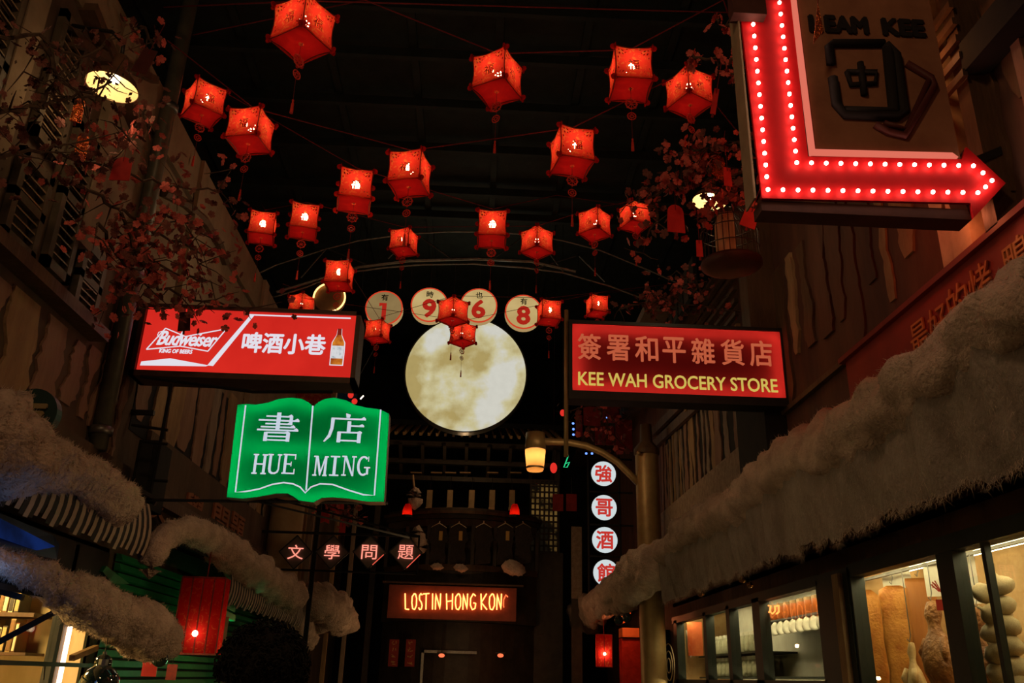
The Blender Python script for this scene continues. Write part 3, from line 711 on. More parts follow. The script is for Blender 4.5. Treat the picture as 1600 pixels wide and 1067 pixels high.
def slab(s, cx, cz, w, h):
    """slab-serif capitals from strokes"""
    V = .17; T_ = .075; o_ = []
    def v(x, y0=0, y1=1, w_=V): o_.append([(x - w_ / 2, y0), (x + w_ / 2, y0), (x + w_ / 2, y1), (x - w_ / 2, y1)])
    def hh(x0, x1, y, w_=T_): o_.append([(x0, y - w_ / 2), (x1, y - w_ / 2), (x1, y + w_ / 2), (x0, y + w_ / 2)])
    def se(x, y, k=.17): hh(x - k, x + k, y)
    q = T_ / 2
    if s == 'H': v(.22); v(.78); hh(.2, .8, .5); [se(x, y) for x in (.22, .78) for y in (q, 1 - q)]
    if s == 'U':
        v(.22, .25, 1); v(.78, .25, 1, .10); se(.22, 1 - q); se(.78, 1 - q, .14)
        o_.append([(.135, .25), (.2, .08), (.35, 0), (.6, 0), (.78, .1), (.83, .25), (.73, .25), (.66, .13), (.52, .085), (.4, .1), (.33, .16), (.305, .25)])
    if s == 'E': v(.25); hh(.08, .85, q); hh(.08, .85, 1 - q); hh(.25, .62, .5); v(.85, .0, .27, .07); v(.85, .73, 1, .07); v(.62, .38, .62, .06)
    if s == 'M':
        v(.17, 0, 1, .10); v(.83); se(.14, q, .14); se(.83, q, .15); hh(.0, .25, 1 - q); hh(.75, 1, 1 - q)
        o_.append([(.14, 1), (.30, 1), (.53, .3), (.75, 1), (.86, 1), (.53, .02), (.46, .02)])
    if s == 'I': v(.5, 0, 1, .2); se(.5, q, .32); se(.5, 1 - q, .32)
    if s == 'N':
        v(.2, 0, 1, .09); v(.82, 0, 1, .09); se(.2, q, .16); se(.84, 1 - q, .16); hh(.0, .3, 1 - q); o_.append([(.12, 1), (.32, 1), (.87, 0), (.74, 0)])
    if s == 'G':
        R1 = [(.5 + .44 * math.cos(a), .5 + .5 * math.sin(a)) for a in [math.radians(x) for x in range(50, 318, 18)]]
        R2 = [(.5 + .27 * math.cos(a), .5 + .40 * math.sin(a)) for a in [math.radians(x) for x in range(50, 318, 18)]]
        o_.append(R1 + R2[::-1]); v(.78, .08, .42, .15); hh(.55, .97, .42); v(.82, .72, .97, .06)
    return [[(cx + (x - .5) * w, cz + (y - .5) * h) for x, y in pl] for pl in o_]
def px3(px, py): return P3(px, py)
wp = []
c = px3(434, 667); wp += song(shu, c[0], c[1], .315, .225)
c = px3(540, 669); wp += song(dian, c[0], c[1], .315, .225)
for ch, px in (('H', 406), ('U', 429), ('E', 452)): c = px3(px, 725); wp += slab(ch, c[0], c[1], .118, .152)
for ch, px in (('M', 501), ('I', 523), ('N', 545), ('G', 568)): c = px3(px, 728); wp += slab(ch, c[0], c[1], .108, .152)
MB().prism([(a, Y, b) for a, b in book], (0, .002, 0)).build('face', M['book_face'], t)
mb = MB()
for k, pl in enumerate(wp + ln):
    vs, fs = curve_fill([], [pl], .0005); mb.add([(a, Y - .003 - (k % 5) * .0004, b) for a, b, _ in vs], fs)
mb.build('white_lettering', emit('lit_lilac_white_print', S(196, 208, 222), 1.0), t)
M['led_white'] = emit('tube_light_white', (1, 1, 1), 5.5)
# inner lamps follow the outline of the book
inn = [((a + 1.28) * .965 - 1.28, (b - 3.1) * .95 + 3.1) for a, b in book]
MB().tube([(a, Y + .07, b) for a, b in inn], .009, 4, closed=True).build('light_strip', emit('led_green_box', (.9, 1, .95), 8.5), t)
MB().tube([(-1.75, Y + .10, 3.10), (-.8, Y + .10, 3.10)], .009, 4).build('light_strip', emit('led_green_box_centre', (.9, 1, .95), 9), t)
rimv = MB(); n = len(book)
rimv.add([(a, Y, b) for a, b in book] + [(a, Y + .13, b) for a, b in book], [(i, (i + 1) % n, n + (i + 1) % n, n + i) for i in range(n)])
rimv.build('rim', M['sign_frame'], t); MB().prism([(a, Y + .13, b) for a, b in book], (0, .01, 0)).build('back_plate', M['blackmatt'], t)
MB().tube([AY(150, 780, 6.42), AY(606, 786, 6.42)], .012, 6).tube([AY(220, 588, 6.6), AY(395, 612, 6.5), AY(520, 612, 6.5)], .014, 6).tube([AY(268, 600, 6.6), AY(232, 790, 6.6)], .014, 6).tube([AY(206, 664, 6.6), AY(262, 672, 6.6)], .012, 6).tube([AY(225, 690, 6.6), AY(262, 694, 6.6)], .012, 6).tube([AY(232, 750, 6.6), AY(262, 752, 6.6)], .012, 6).tube([AY(400, 783, 6.4), AY(640, 840, 6.4)], .008, 6).build('bracket', M['blackmatt'], t)

# --- four round tavern signs on a ladder frame
t0 = thing('sign_ladder', (2.38, 16.1, 3.0), 'thin black ladder frame holding the four round white signs', 'frame')
fr = MB()
for x in (2.10, 2.70): fr.box((x - .015, 16.1, 3.02), (x + .015, 16.14, 5.6))
for z in (3.05, 3.70, 4.28, 4.90, 5.55): fr.box((2.10, 16.1, z - .015), (2.95, 16.14, z + .015))
fr.build('frame_bars', M['black'], t0)
M['disc_white'] = emit('lit_white_acrylic', S(206, 216, 218), 1.0)
M['red_print'] = emit('lit_red_print', S(196, 52, 44), 1.0)
for ch, (px, py), lab in zip('強哥酒館', ((943, 740), (944, 793), (945, 843.5), (947, 895)), ('topmost round white sign with a red character, crossed by the lamp arm', 'second round white red-lettered sign from the top', 'third round white red-lettered sign from the top', 'lowest round white red-lettered sign, partly behind the cotton snow')):
    v = AY(px, py, 16); t = thing('round_sign', v, lab, 'sign', 'round white signs in a column')
    MB().lathe((v.x, 16, v.z), [(0, 0), (.238, 0), (.238, -.001)], 28, 'y').build('face', M['disc_white'], t)
    MB().lathe((v.x, 16, v.z), [(.238, .004), (.25, .004), (.25, -.09), (0, -.09)], 28, 'y').build('casing', M['black'], t)
    letters('character', M['red_print'], t, (v.x, 15.994, v.z), FRONT, [(ch, 0, 0, .31, .32, .03)], depth=.001)

# --- four diamond neon signs on a bracket
t0 = thing('sign_bracket', (-1.7, 12.1, 3.1), 'thin black double rail bracket carrying the four diamond signs', 'frame')
fr = MB()
fr.box((-3.0, 12.06, 3.34), (-.78, 12.10, 3.37)).box((-3.0, 12.06, 2.84), (-.78, 12.10, 2.865)).box((-.80, 12.06, 2.84), (-.775, 12.10, 3.37)).bar((-3.0, 12.08, 3.85), (-.8, 12.08, 3.36), .025)
fr.box((-2.24, 12.1, 1.0), (-2.18, 12.14, 5.0))
fr.build('rails', M['blackmatt'], t0)
M['neon_pink'] = emit('pink_neon', (1.0, .28, .20), 1.3)
M['diamond'] = mat('charcoal_board', (.11, .10, .085), (.14, .12, .10), .7, scale=4)
for k, (ch, px, lab) in enumerate(zip('文學問題', (462, 519, 577, 634), ('leftmost black diamond sign with a pink neon character', 'second black diamond sign from the left with a dense pink character', 'third black diamond sign from the left with a box-shaped pink character', 'rightmost black diamond sign with a pink neon character and a red edge'))):
    v = AY(px, 862.5, 12); t = thing('diamond_sign', v, lab, 'sign', 'diamond neon signs'); a = .225
    MB().prism([(v.x - a, 12.01, v.z), (v.x, 12.01, v.z - a), (v.x + a, 12.01, v.z), (v.x, 12.01, v.z + a)], (0, .04, 0)).build('board', M['diamond'], t)
    q = MB()
    C_ = [(v.x - a, v.z), (v.x, v.z - a), (v.x + a, v.z), (v.x, v.z + a)]
    for i in range(4): q.bar((C_[i][0], 12.0, C_[i][1]), (C_[(i + 1) % 4][0], 12.0, C_[(i + 1) % 4][1]), .012, .02, up=(0, 1, 0))
    q.build('edge', M['black'], t)
    letters('neon_character', M['neon_pink'], t, (v.x, 11.995, v.z), FRONT, [(ch, 0, 0, .21, .19, .0)], depth=.003)
    if k >= 2: MB().tube([(v.x + .06 - .03 * (k - 2), 11.98, v.z - .17 - .04 * (k - 2)), (v.x + .20, 11.98, v.z - .03)], .006, 5).build('neon_edge', emit('red_neon_edge', (1, .12, .07), .9), t, label='short red neon line on the lower right edge')

# --- four number discs hanging under the arch
M['disc_cream'] = emit('lit_cream_acrylic', S(196, 170, 112), 1.0, S(182, 154, 98), 2.0)
M['disc_dim'] = emit('dim_cream_acrylic', S(140, 116, 74), 1.0, S(128, 104, 66), 2.0)
M['disc_side'] = emit('cream_disc_side', S(170, 140, 92), 1.0)
M['disc_red'] = emit('lit_red_digit', S(168, 34, 22), 1.0); M['disc_rim'] = emit('lit_red_rim', S(206, 62, 36), 1.0)
M['ink'] = mat('black_ink', (.01, .01, .01), None, .8)
for ch, dg_, (px, py), lab in zip('有時也有', '1968', ((600, 481), (671, 476), (748, 477), (818, 487)), ('dimmest round cream number sign, leftmost of the four, with a straight upright digit', 'second round cream number sign from the left, its digit half hidden by a lantern', 'round cream number sign right of the lantern pair, third from the left', 'rightmost and lowest round cream number sign with a double-looped digit')):
    v = AY(px, py, 14.5); t = thing('number_disc', v, lab, 'sign', 'round number signs above the moon'); r = .345
    MB().lathe((v.x, 14.5, v.z), [(0, 0), (r - .02, 0)], 32, 'y').build('face', M['disc_dim'] if dg_ == '1' else M['disc_cream'], t)
    MB().lathe((v.x, 14.5, v.z), [(r - .025, .004), (r, .004), (r, -.012)], 32, 'y').build('rim', M['disc_rim'], t)
    MB().lathe((v.x, 14.5, v.z), [(r - .002, -.012), (r - .002, -.16), (0, -.16)], 32, 'y').build('casing', M['disc_side'], t)
    letters('number', M['disc_red'], t, (v.x, 14.492, v.z - .075), FRONT, [] if dg_ == '1' else [(dg_, 0, 0, .22, .34, .06)], [[(-.035, -.17), (.045, -.17), (.045, .17), (-.09, .17), (-.09, .10), (-.035, .12)]] if dg_ == '1' else (), depth=.001)
    letters('character', M['ink'], t, (v.x, 14.49, v.z + .205), FRONT, [(ch, 0, 0, .125, .125, .02)], depth=.001)
    MB().tube([(v.x, 14.55, v.z + r), (v.x, 14.55, 9.5)], .006, 4).build('hanging_wire', M['steel'], t)
# --- the moon
v = AY(728, 583, 16); t = thing('moon_lamp', v, 'large glowing round moon disc with yellow-grey patches', 'lamp')
mt, nt, out = newmat('moon_print')
tc = N(nt, 'TexCoord'); e = N(nt, 'Emission'); e.inputs[1].default_value = 1.0
n1 = N(nt, 'TexNoise'); n1.inputs['Scale'].default_value = 1.15; n1.inputs['Detail'].default_value = 5; n1.inputs['Roughness'].default_value = .5
mp = N(nt, 'Mapping'); mp.inputs['Location'].default_value = (2.3, .7, 1.1)
nt.links.new(tc.outputs['Object'], mp.inputs[0]); nt.links.new(mp.outputs[0], n1.inputs['Vector'])
cr = N(nt, 'ValToRGB'); el = cr.color_ramp.elements
el[0].position = .41; el[0].color = (*S(176, 156, 98), 1); el[1].position = .58; el[1].color = (*S(212, 210, 198), 1)
x_ = cr.color_ramp.elements.new(.5); x_.color = (*S(204, 194, 148), 1)
nt.links.new(n1.outputs[0], cr.inputs[0])
n2 = N(nt, 'TexNoise'); n2.inputs['Scale'].default_value = 9; n2.inputs['Detail'].default_value = 6
nt.links.new(mp.outputs[0], n2.inputs['Vector'])
m3 = N(nt, 'Mix'); m3.data_type = 'RGBA'; m3.blend_type = 'MULTIPLY'; m3.inputs[0].default_value = .14
nt.links.new(cr.outputs[0], m3.inputs[6]); nt.links.new(n2.outputs[0], m3.inputs[7]); nt.links.new(m3.outputs[2], e.inputs[0]); nt.links.new(e.outputs[0], out.inputs[0])
MB().lathe((v.x, 16, v.z), [(0, 0), (1.19, 0)], 72, 'y').build('face', mt, t)
MB().lathe((v.x, 16, v.z), [(1.19, .006), (1.215, .006), (1.215, -.22), (0, -.22)], 72, 'y').build('casing', mat('grey_moon_rim', (.07, .075, .07), None, .4), t, smooth=False)
MB().tube([(v.x - .8, 16.1, v.z + .9), (v.x - .8, 16.1, 9.5)], .008, 4).tube([(v.x + .8, 16.1, v.z + .9), (v.x + .8, 16.1, 9.5)], .008, 4).build('hanging_wire', M['steel'], t)

# --- disc with a neon ring above the beer sign
v = AY(515, 466, 12.9); t = thing('neon_ring_disc', v, 'round brown disc with a broken ring of orange-white neon', 'sign')
MB().lathe((v.x, 12.9, v.z), [(0, 0), (.25, 0), (.25, -.1), (0, -.1)], 30, 'y').build('disc', mat('brown_lit_disc', (.22, .11, .05), (.3, .16, .08), .6, scale=4), t)
rr = .255
for a0, a1 in ((95, 185), (-55, 40)):
    MB().tube([(v.x + rr * math.cos(math.radians(a)), 12.87, v.z + rr * math.sin(math.radians(a))) for a in range(a0, a1, 8)], .014, 6).build('neon_tube', emit('orange_white_neon', (1, .52, .16), 3.0), t)
for a in (-62, -70, -80): MB().ball((v.x + rr * math.cos(math.radians(a)), 12.87, v.z + rr * math.sin(math.radians(a))), .018, 6).build('bulb', emit('small_gold_bulb', (1, .6, .25), 4), t)

# ================================================================ COTTON SNOW ON THE AWNINGS
def fbm(p, sc=1.0):
    v = Vector(p) * sc
    return noise.noise(v) * .55 + noise.noise(v * 2.1 + Vector((3, 1, 7))) * .28 + noise.noise(v * 4.3) * .16 + noise.noise(v * 9.1) * .09
def cotton(label, spine, rad, seed, ry=1.0, n=34, seg=.055, fibres=5000, name='cotton_snow', rough=.42, cat='snow'):
    P = [Vector(p) for p in spine]; Q = []; RR = []
    rads = rad if isinstance(rad, (list, tuple)) else [rad] * len(P)
    for i in range(len(P) - 1):
        k = max(2, int((P[i + 1] - P[i]).length / seg))
        for j in range(k): Q.append(P[i].lerp(P[i + 1], j / k)); RR.append(rads[i] + (rads[i + 1] - rads[i]) * j / k)
    Q.append(P[-1]); RR.append(rads[-1])
    # round the corners of the spine
    for _ in range(4): Q = [Q[0]] + [(Q[i - 1] + Q[i] * 2 + Q[i + 1]) / 4 for i in range(1, len(Q) - 1)] + [Q[-1]]
    vs = []; fs = []; m_ = len(Q)
    for i, p in enumerate(Q):
        d = (Q[min(i + 1, m_ - 1)] - Q[max(i - 1, 0)]).normalized(); x = d.cross(Vector((0, 0, 1))).normalized(); y = x.cross(d)
        e = min(1, math.sqrt(max(0.0, 1 - (1 - min(1, i / 3.0)) ** 2)) + .05, math.sqrt(max(0.0, 1 - (1 - min(1, (m_ - 1 - i) / 3.0)) ** 2)) + .05)
        for k in range(n):
            a = 2 * PI * k / n; dirv = x * math.cos(a) + y * math.sin(a) * ry; q = p + dirv * RR[i]
            lump = abs(noise.noise(q * (1.05 / max(RR[i], .08)) + Vector((seed, 0, 0)))) * 1.0
            s_ = e * (.82 + rough * lump + .30 * fbm(q * 3.1 + Vector((seed * 3, 1, 2))) + .10 * fbm(q * 13))
            vs.append(p + dirv * RR[i] * s_)
    for i in range(m_ - 1):
        for k in range(n): fs.append((i * n + k, i * n + (k + 1) % n, (i + 1) * n + (k + 1) % n, (i + 1) * n + k))
    fs += [tuple(range(n))[::-1], tuple(range((m_ - 1) * n, m_ * n))]
    t = thing(name, P[0].lerp(P[-1], .5), label, cat)
    MB().add(vs, fs).build('cotton_roll', M['cotton'], t, smooth=True)
    r = random.Random(seed); fv = []; ff = []
    for _ in range(fibres):
        i = r.randrange(1, m_ - 1); k = r.randrange(n); b = Vector(vs[i * n + k]); nrm = (b - Q[i]); 
        if nrm.length < 1e-4: continue
        nrm.normalize(); b = b.lerp(Vector(vs[i * n + (k + 1) % n]), r.random()); d = (nrm + Vector((r.uniform(-1, 1), r.uniform(-1, 1), r.uniform(-1, 1))) * .9).normalized()
        s_ = d.cross(Vector((r.uniform(-1, 1), r.uniform(-1, 1), r.uniform(-1, 1)))).normalized() * .0016; ln_ = r.uniform(.012, .035)
        c_ = len(fv); fv += [b - s_, b + s_, b + d * ln_]; ff.append((c_, c_ + 1, c_ + 2))
    MB().add(fv, ff).build('cotton_fibres', M['fibre'], t, kind='stuff')
    return t
# right: a long roll along the front of the awning with a ragged drape below it
spine = [(2.32, Y, 3.03 + .04 * math.sin(Y * 2.3)) for Y in [2.2 + .5 * k for k in range(17)]] + [(2.32, 10.4, 2.98)]
tR = cotton('long thick roll of cotton snow draped over the right awning above the roast window', spine, [.21] * 12 + [.20] * 6, 4, ry=.95, fibres=14000, rough=.5)
vs = []; fs = []; ny = 200; nz = 22
for i in range(ny + 1):
    Y = 2.2 + 8.3 * i / ny; rag = .05 * noise.noise(Vector((Y * 4, 0, 0))) + .04 * noise.noise(Vector((Y * 13, 5, 0))) + .03 * noise.noise(Vector((Y * 31, 5, 0)))
    for j in range(nz + 1):
        z = 3.05 - (3.05 - 2.44 + rag) * j / nz; q = Vector((0, Y * 1.0, z * .35))
        x = 2.22 + .05 * noise.noise(q * 3.3) + .022 * noise.noise(q * 11 + Vector((4, 0, 0))) + .05 * fbm(Vector((3, Y * 3, z * 3))) + .06 * (j / nz) ** 2
        vs.append((x, Y, z))
for i in range(ny):
    for j in range(nz): fs.append((i * (nz + 1) + j, i * (nz + 1) + j + 1, (i + 1) * (nz + 1) + j + 1, (i + 1) * (nz + 1) + j))
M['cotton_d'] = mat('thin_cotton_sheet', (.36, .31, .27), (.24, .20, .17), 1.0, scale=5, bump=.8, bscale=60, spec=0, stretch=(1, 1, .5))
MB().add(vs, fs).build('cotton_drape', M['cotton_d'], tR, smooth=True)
r = random.Random(3); fv = []; ff = []
for _ in range(9000):
    i = r.randrange(ny); b = Vector(vs[i * (nz + 1) + (nz if r.random() < .6 else r.randrange(nz))]) + Vector((r.uniform(-.02, .02), r.uniform(-.03, .03), r.uniform(-.02, .02)))
    d = Vector((r.uniform(-.6, .3), r.uniform(-.8, .8), r.uniform(-1, .2))).normalized(); c_ = len(fv); s_ = Vector((0, .0018, 0)); fv += [b - s_, b + s_, b + d * r.uniform(.015, .06)]; ff.append((c_, c_ + 1, c_ + 2))
MB().add(fv, ff).build('drape_fibres', M['fibre'], tR, kind='stuff')
cotton('farther cotton snow clumps on the right awning, ending under the lowest round sign', [(2.3, Y, 2.93 - .03 * max(0, min(Y - 12, 5)) + .05 * math.sin(Y * 1.7)) for Y in (10.9, 11.6, 12.6, 13.6, 15, 16.5, 18, 19.2)], [.25, .27, .26, .25, .24, .25, .28, .30], 9, fibres=5000, rough=.7, ry=1.15)
# the awning slabs behind the cotton
def awning(label, x0, x1, y0, y1, z0, z1, m_, n=6):
    t = thing('awning', ((x0 + x1) / 2, (y0 + y1) / 2, z0), label, 'awning')
    for k in range(n):
        a = y0 + (y1 - y0) * k / n; b = a + (y1 - y0) / n - .02
        MB().prism([(x0, a, z0), (x1, a, z1), (x1, a, z1 + .03), (x0, a, z0 + .03)], (0, b - a, 0)).build('awning_panel', m_, t)
    for k in range(n + 1):
        a = y0 + (y1 - y0) * k / n
        MB().bar((x0, a, z0 - .02), (x1, a, z1 - .02), .03).build('awning_rib', M['black'], t)
    return t
awning('dark sloping awning over the right shop windows, under the cotton', 2.3, 3.0, 2.2, 10.5, 2.92, 3.2, M['blackmatt'])
awning('dark awning of the far right shop under the cotton clumps', 2.35, 3.0, 10.8, 19, 2.75, 3.05, M['blackmatt'])
def AXs(pts, X): return [AX(a, b, X) for a, b in pts]
cotton('cotton snow on the blue-lit striped awning at the left edge', AXs([(-60, 655), (20, 712), (75, 725), (125, 742), (165, 770), (200, 795)], -2.35), [.25, .22, .14, .13, .15, .15], 11, fibres=8000, rough=.62)
cotton('lower cotton snow roll above the bright window at the bottom left', AXs([(-70, 850), (20, 884), (90, 916), (150, 948), (215, 982), (262, 1006)], -2.35), [.05, .07, .11, .16, .19, .17], 12, fibres=8000, rough=.5)
cotton('arching cotton snow roll with a fringe below the green book sign', AXs([(233, 905), (238, 865), (262, 832), (300, 828), (340, 848), (385, 885), (425, 915), (458, 938)], -2.35), [.09, .10, .10, .11, .15, .19, .22, .22], 13, fibres=7000, rough=.5)
cotton('small far cotton snow clump with an orange glow, right of the arching roll', AXs([(488, 936), (510, 950), (532, 968)], -2.25), [.22, .30, .28], 14, fibres=2500, rough=.7)
cotton('low cotton snow strip over the green shutter, mostly hidden', AXs([(455, 965), (475, 985), (482, 1005)], -2.5), [.16, .2, .18], 15, fibres=1200)

# striped valance under the upper left cotton: every stripe is a piece
def valance(label, X, y0, y1, zt, zb_, n, m1, m2, wave=.10, seed=1):
    t = thing('striped_valance', (X, (y0 + y1) / 2, zb_), label, 'awning'); r = random.Random(seed)
    for k in range(n):
        a = y0 + (y1 - y0) * k / n; w = (y1 - y0) / n; L_, R_ = [], []
        for j in range(7):
            f = j / 6; z = zt + (zb_ - zt) * f - .05 * abs(math.sin(k * PI / 6)) * f; xx = X + wave * math.sin(f * 1.6) - .06 * f * f
            L_.append((xx, a - .05 * f, z)); R_.append((xx, a + w * 1.0 - .05 * f, z))
        mb = MB()
        for j in range(6): mb.add([L_[j], R_[j], R_[j + 1], L_[j + 1]], [(0, 1, 2, 3)])
        mb.build('stripe', m1 if k % 2 else m2, t, smooth=True)
    return t
M['str_d'] = mat('dark_awning_stripe', (.02, .02, .022), None, .8); M['str_l'] = mat('pale_awning_stripe', (.42, .33, .26), (.34, .26, .2), .8, scale=8)
a, b = AX(-40, 800, -2.4), AX(222, 830, -2.4)
valance('scalloped black-and-pale striped valance hanging below the upper left cotton', -2.42, a.y, b.y + .1, 2.68, 2.33, 44, M['str_l'], M['str_d'])
a, b = AX(330, 900, -2.4), AX(455, 950, -2.4)
valance('finely striped green-lit fringe below the arching cotton roll', -2.35, 8.6, 12.6, 2.42, 2.18, 80, M['str_l'], M['str_d'], .05)
awning('dark awning slab carrying the upper left cotton', -3.0, -2.4, 3.4, 6.5, 2.95, 2.72, M['blackmatt'], 3)
awning('dark awning slab carrying the lower left cotton', -3.0, -2.35, 3.9, 7.3, 2.05, 1.9, M['blackmatt'], 4)
awning('dark awning slab behind the arching cotton', -3.0, -2.4, 7.0, 13.2, 2.7, 2.5, M['blackmatt'], 4)
t = thing('blue_sign', AX(20, 815, -2.5), 'dim curved blue light box under the striped valance at the left edge', 'sign')
a, b = AX(-60, 800, -2.5), AX(78, 845, -2.5)
MB().prism([(-2.55, a.y, 2.30), (-2.55, b.y, 2.27), (-2.5, b.y, 2.22), (-2.45, b.y - .1, 2.12), (-2.5, a.y, 2.1)], (.06, 0, 0)).build('casing', mat('blue_black_casing', (.06, .09, .16), (.04, .06, .1), .4, scale=4), t)
MB().prism([(-2.43, a.y, 2.16), (-2.43, b.y - .1, 2.14), (-2.45, b.y - .05, 2.20), (-2.45, a.y, 2.27)], (.008, 0, 0)).build('blue_face', emit('dim_blue_face', S(16, 34, 84), 1, S(10, 18, 44), 3), t)

# ================================================================ RIGHT SHOP WINDOWS
M['shop_in'] = mat('warm_shop_panel', (.58, .38, .18), (.40, .24, .10), .6, scale=3, bump=.1)
M['shop_white'] = mat('white_shop_paper', (.80, .78, .68), (.7, .66, .55), .6, scale=6)
M['shop_dark'] = mat('shop_dark_green_frame', (.012, .016, .012), (.018, .022, .016), .5, scale=6)
struct(MB().box((4.15, 3.9, 1.0), (4.25, 13.3, 2.6)), 'wall_shop', M['shop_in'])
MB().box((3.0, 3.9, 2.60), (4.25, 13.3, 2.66)).build('shop_ceiling', M['shop_white'], WR)
MB().box((3.0, 3.9, .98), (4.25, 13.3, 1.04)).build('shop_floor', M['shop_in'], WR)
for y, w in ((3.95, .1), (7.60, .1), (13.2, .1)): MB().box((3.02, y - w / 2, 1.0), (4.2, y + w / 2, 2.62)).build('partition', M['shop_in'], WR)
MB().box((2.94, 6.84, 1.0), (3.03, 7.46, 2.44)).build('pillar', M['shop_dark'], WR)
MB().box((2.90, 6.93, 1.0), (2.94, 7.05, 2.40)).build('pillar_trim', M['strip_b'], WR)
win = MB()
WN1 = thing('window_1', (3.0, 5.5, 1.0), None, None); WN1['kind'] = 'structure'
WN2 = thing('window_2', (3.0, 10.4, 1.0), None, None); WN2['kind'] = 'structure'
def frame_bar(t, a, b, m_='shop_dark', nm='frame_bar'): MB().box(a, b).build(nm, M[m_], t)
frame_bar(WN1, (2.95, 4.0, 2.36), (3.06, 6.86, 2.46)); frame_bar(WN1, (2.95, 6.80, 1.0), (3.06, 6.86, 2.4)); frame_bar(WN1, (2.96, 5.30, 1.0), (3.05, 5.50, 2.4)); frame_bar(WN1, (2.97, 4.96, 1.0), (3.01, 5.0, 2.4))
MB().box((3.0, 4.0, 1.0), (3.004, 6.84, 2.36)).build('glass_pane', M['glass'], WN1)
frame_bar(WN2, (2.95, 7.46, 2.36), (3.06, 13.2, 2.45)); frame_bar(WN2, (2.95, 7.46, 1.545), (3.06, 13.2, 1.60))
for y, w in ((7.50, .06), (9.22, .24), (10.27, .14), (11.33, .14), (13.0, .2)): frame_bar(WN2, (2.95, y - w / 2, 1.0), (3.06, y + w / 2, 2.4))
MB().box((3.0, 7.46, 1.0), (3.004, 13.2, 2.36)).build('glass_pane', M['glass'], WN2)
# fluorescent battens inside (real shop lamps)
M['tube_w'] = emit('shop_tube', (1.0, .80, .45), 34)
def batten(label, a, b):
    t = thing('ceiling_batten', a, label, 'lamp', 'shop tube lamps')
    MB().tube([a, b], .016, 8).build('tube', M['tube_w'], t); MB().box((a[0] - .02, a[1], a[2] + .018), (b[0] + .02, b[1], b[2] + .034)).build('housing', M['steel'], t)
batten('tube lamp above the hanging roast meats', (3.09, 4.1, 2.385), (3.09, 7.5, 2.385))
batten('second tube lamp farther inside the roast window', (3.7, 4.3, 2.50), (3.7, 7.6, 2.50))
batten('tube lamp above the near half of the far shop window', (3.09, 7.7, 2.385), (3.09, 10.2, 2.385))
batten('tube lamp above the far end of the shelf window', (3.09, 10.5, 2.385), (3.09, 13.0, 2.385))
batten('tube lamp below the shelf rail of the far window', (3.2, 7.9, 1.50), (3.2, 12.9, 1.50))
MB().box((3.28, 4.05, 2.39), (3.31, 7.52, 2.41)).build('hanging_rail', M['steel'], WN1)
XM = 3.30
M['pork'] = mat('crackling_pork_skin', (.72, .32, .06), (.50, .17, .03), .45, scale=9, bump=.3, bscale=50)
M['pork_fat'] = mat('pale_pork_edge', (.75, .55, .28), (.6, .4, .18), .5, scale=10, bump=.3)
M['meat'] = mat('dark_roast_meat', (.20, .075, .025), (.42, .19, .06), .4, scale=9, bump=.8, bscale=30)
M['cutb'] = mat('orange_wood_board', (.55, .22, .05), (.40, .14, .03), .5, scale=4, bump=.3, stretch=(1, 1, .2))
M['garlic'] = mat('garlic_skin', (.80, .66, .40), (.55, .42, .22), .5, scale=16, bump=.5, bscale=40)
def hook(t, p, zt):
    MB().tube([(p[0], p[1], zt), (p[0], p[1], p[2] + .05), (p[0] - .015, p[1], p[2]), (p[0] - .03, p[1], p[2] + .02)], .004, 5).build('hook', M['steel'], t)
UF = Vector((.86, -.51, 0)); NF = Vector((.51, .86, 0))
def sheet(c, w, h, m_, t, nm='sheet', d=.006):
    c = Vector(c); return MB().prism([c - UF * w / 2 - Vector((0, 0, h / 2)), c + UF * w / 2 - Vector((0, 0, h / 2)), c + UF * w / 2 + Vector((0, 0, h / 2)), c - UF * w / 2 + Vector((0, 0, h / 2))], NF * d).build(nm, m_, t)
def slab_meat(label, px, pyt, wpx, zb_, m_, X=XM, thick=.055, round_=1, name='pork_belly', grp='hanging roast meats'):
    c = AX(px, pyt, X); w = wpx / FOC * (c - O).length * .92; t = thing(name, c, label, 'meat', grp); sd = int(px)
    vs = []; fs = []; nz_ = 22; nn = 14
    for i in range(nz_ + 1):
        f = i / nz_; z = c.z + (zb_ - c.z) * f
        k = min(1, .45 + math.sqrt(f * 6)) if round_ else 1
        ww = w / 2 * k * (1 + .10 * noise.noise(Vector((sd, z * 5, 0)))); tt = thick / 2 * (1 + .3 * noise.noise(Vector((sd, z * 8, 4)))); bend = .02 * noise.noise(Vector((sd, z * 4, 9)))
        for j in range(nn):
            a = 2 * PI * j / nn; ca, sa = math.cos(a), math.sin(a); e_ = .45
            q = Vector((c.x, c.y, z)) + NF * (bend + tt * math.copysign(abs(sa) ** e_, sa)) + UF * (ww * math.copysign(abs(ca) ** e_, ca) * (1 + .05 * noise.noise(Vector((a, z * 20, sd))))); vs.append(tuple(q))
    for i in range(nz_):
        for j in range(nn): fs.append((i * nn + j, i * nn + (j + 1) % nn, (i + 1) * nn + (j + 1) % nn, (i + 1) * nn + j))
    fs += [tuple(range(nn)), tuple(range(nz_ * nn, (nz_ + 1) * nn))[::-1]]
    MB().add(vs, fs).build('body', m_, t, smooth=True)
    hook(t, (c.x, c.y, c.z + .01), 2.40); return t, c, w
slab_meat('leftmost slab of crackling pork hanging in the roast window', 1353, 922, 36, 1.3, M['pork'])
t, c, w = slab_meat('tall golden slab of crackling pork with pale edge, second in the roast window', 1396, 915, 44, 1.54, M['pork'])
q = Vector(c) + UF * (w / 2 + .006); q.z = (1.55 + c.z - .06) / 2; sheet(q, .018, c.z - .06 - 1.55, M['pork_fat'], t, 'fat_edge', .03)
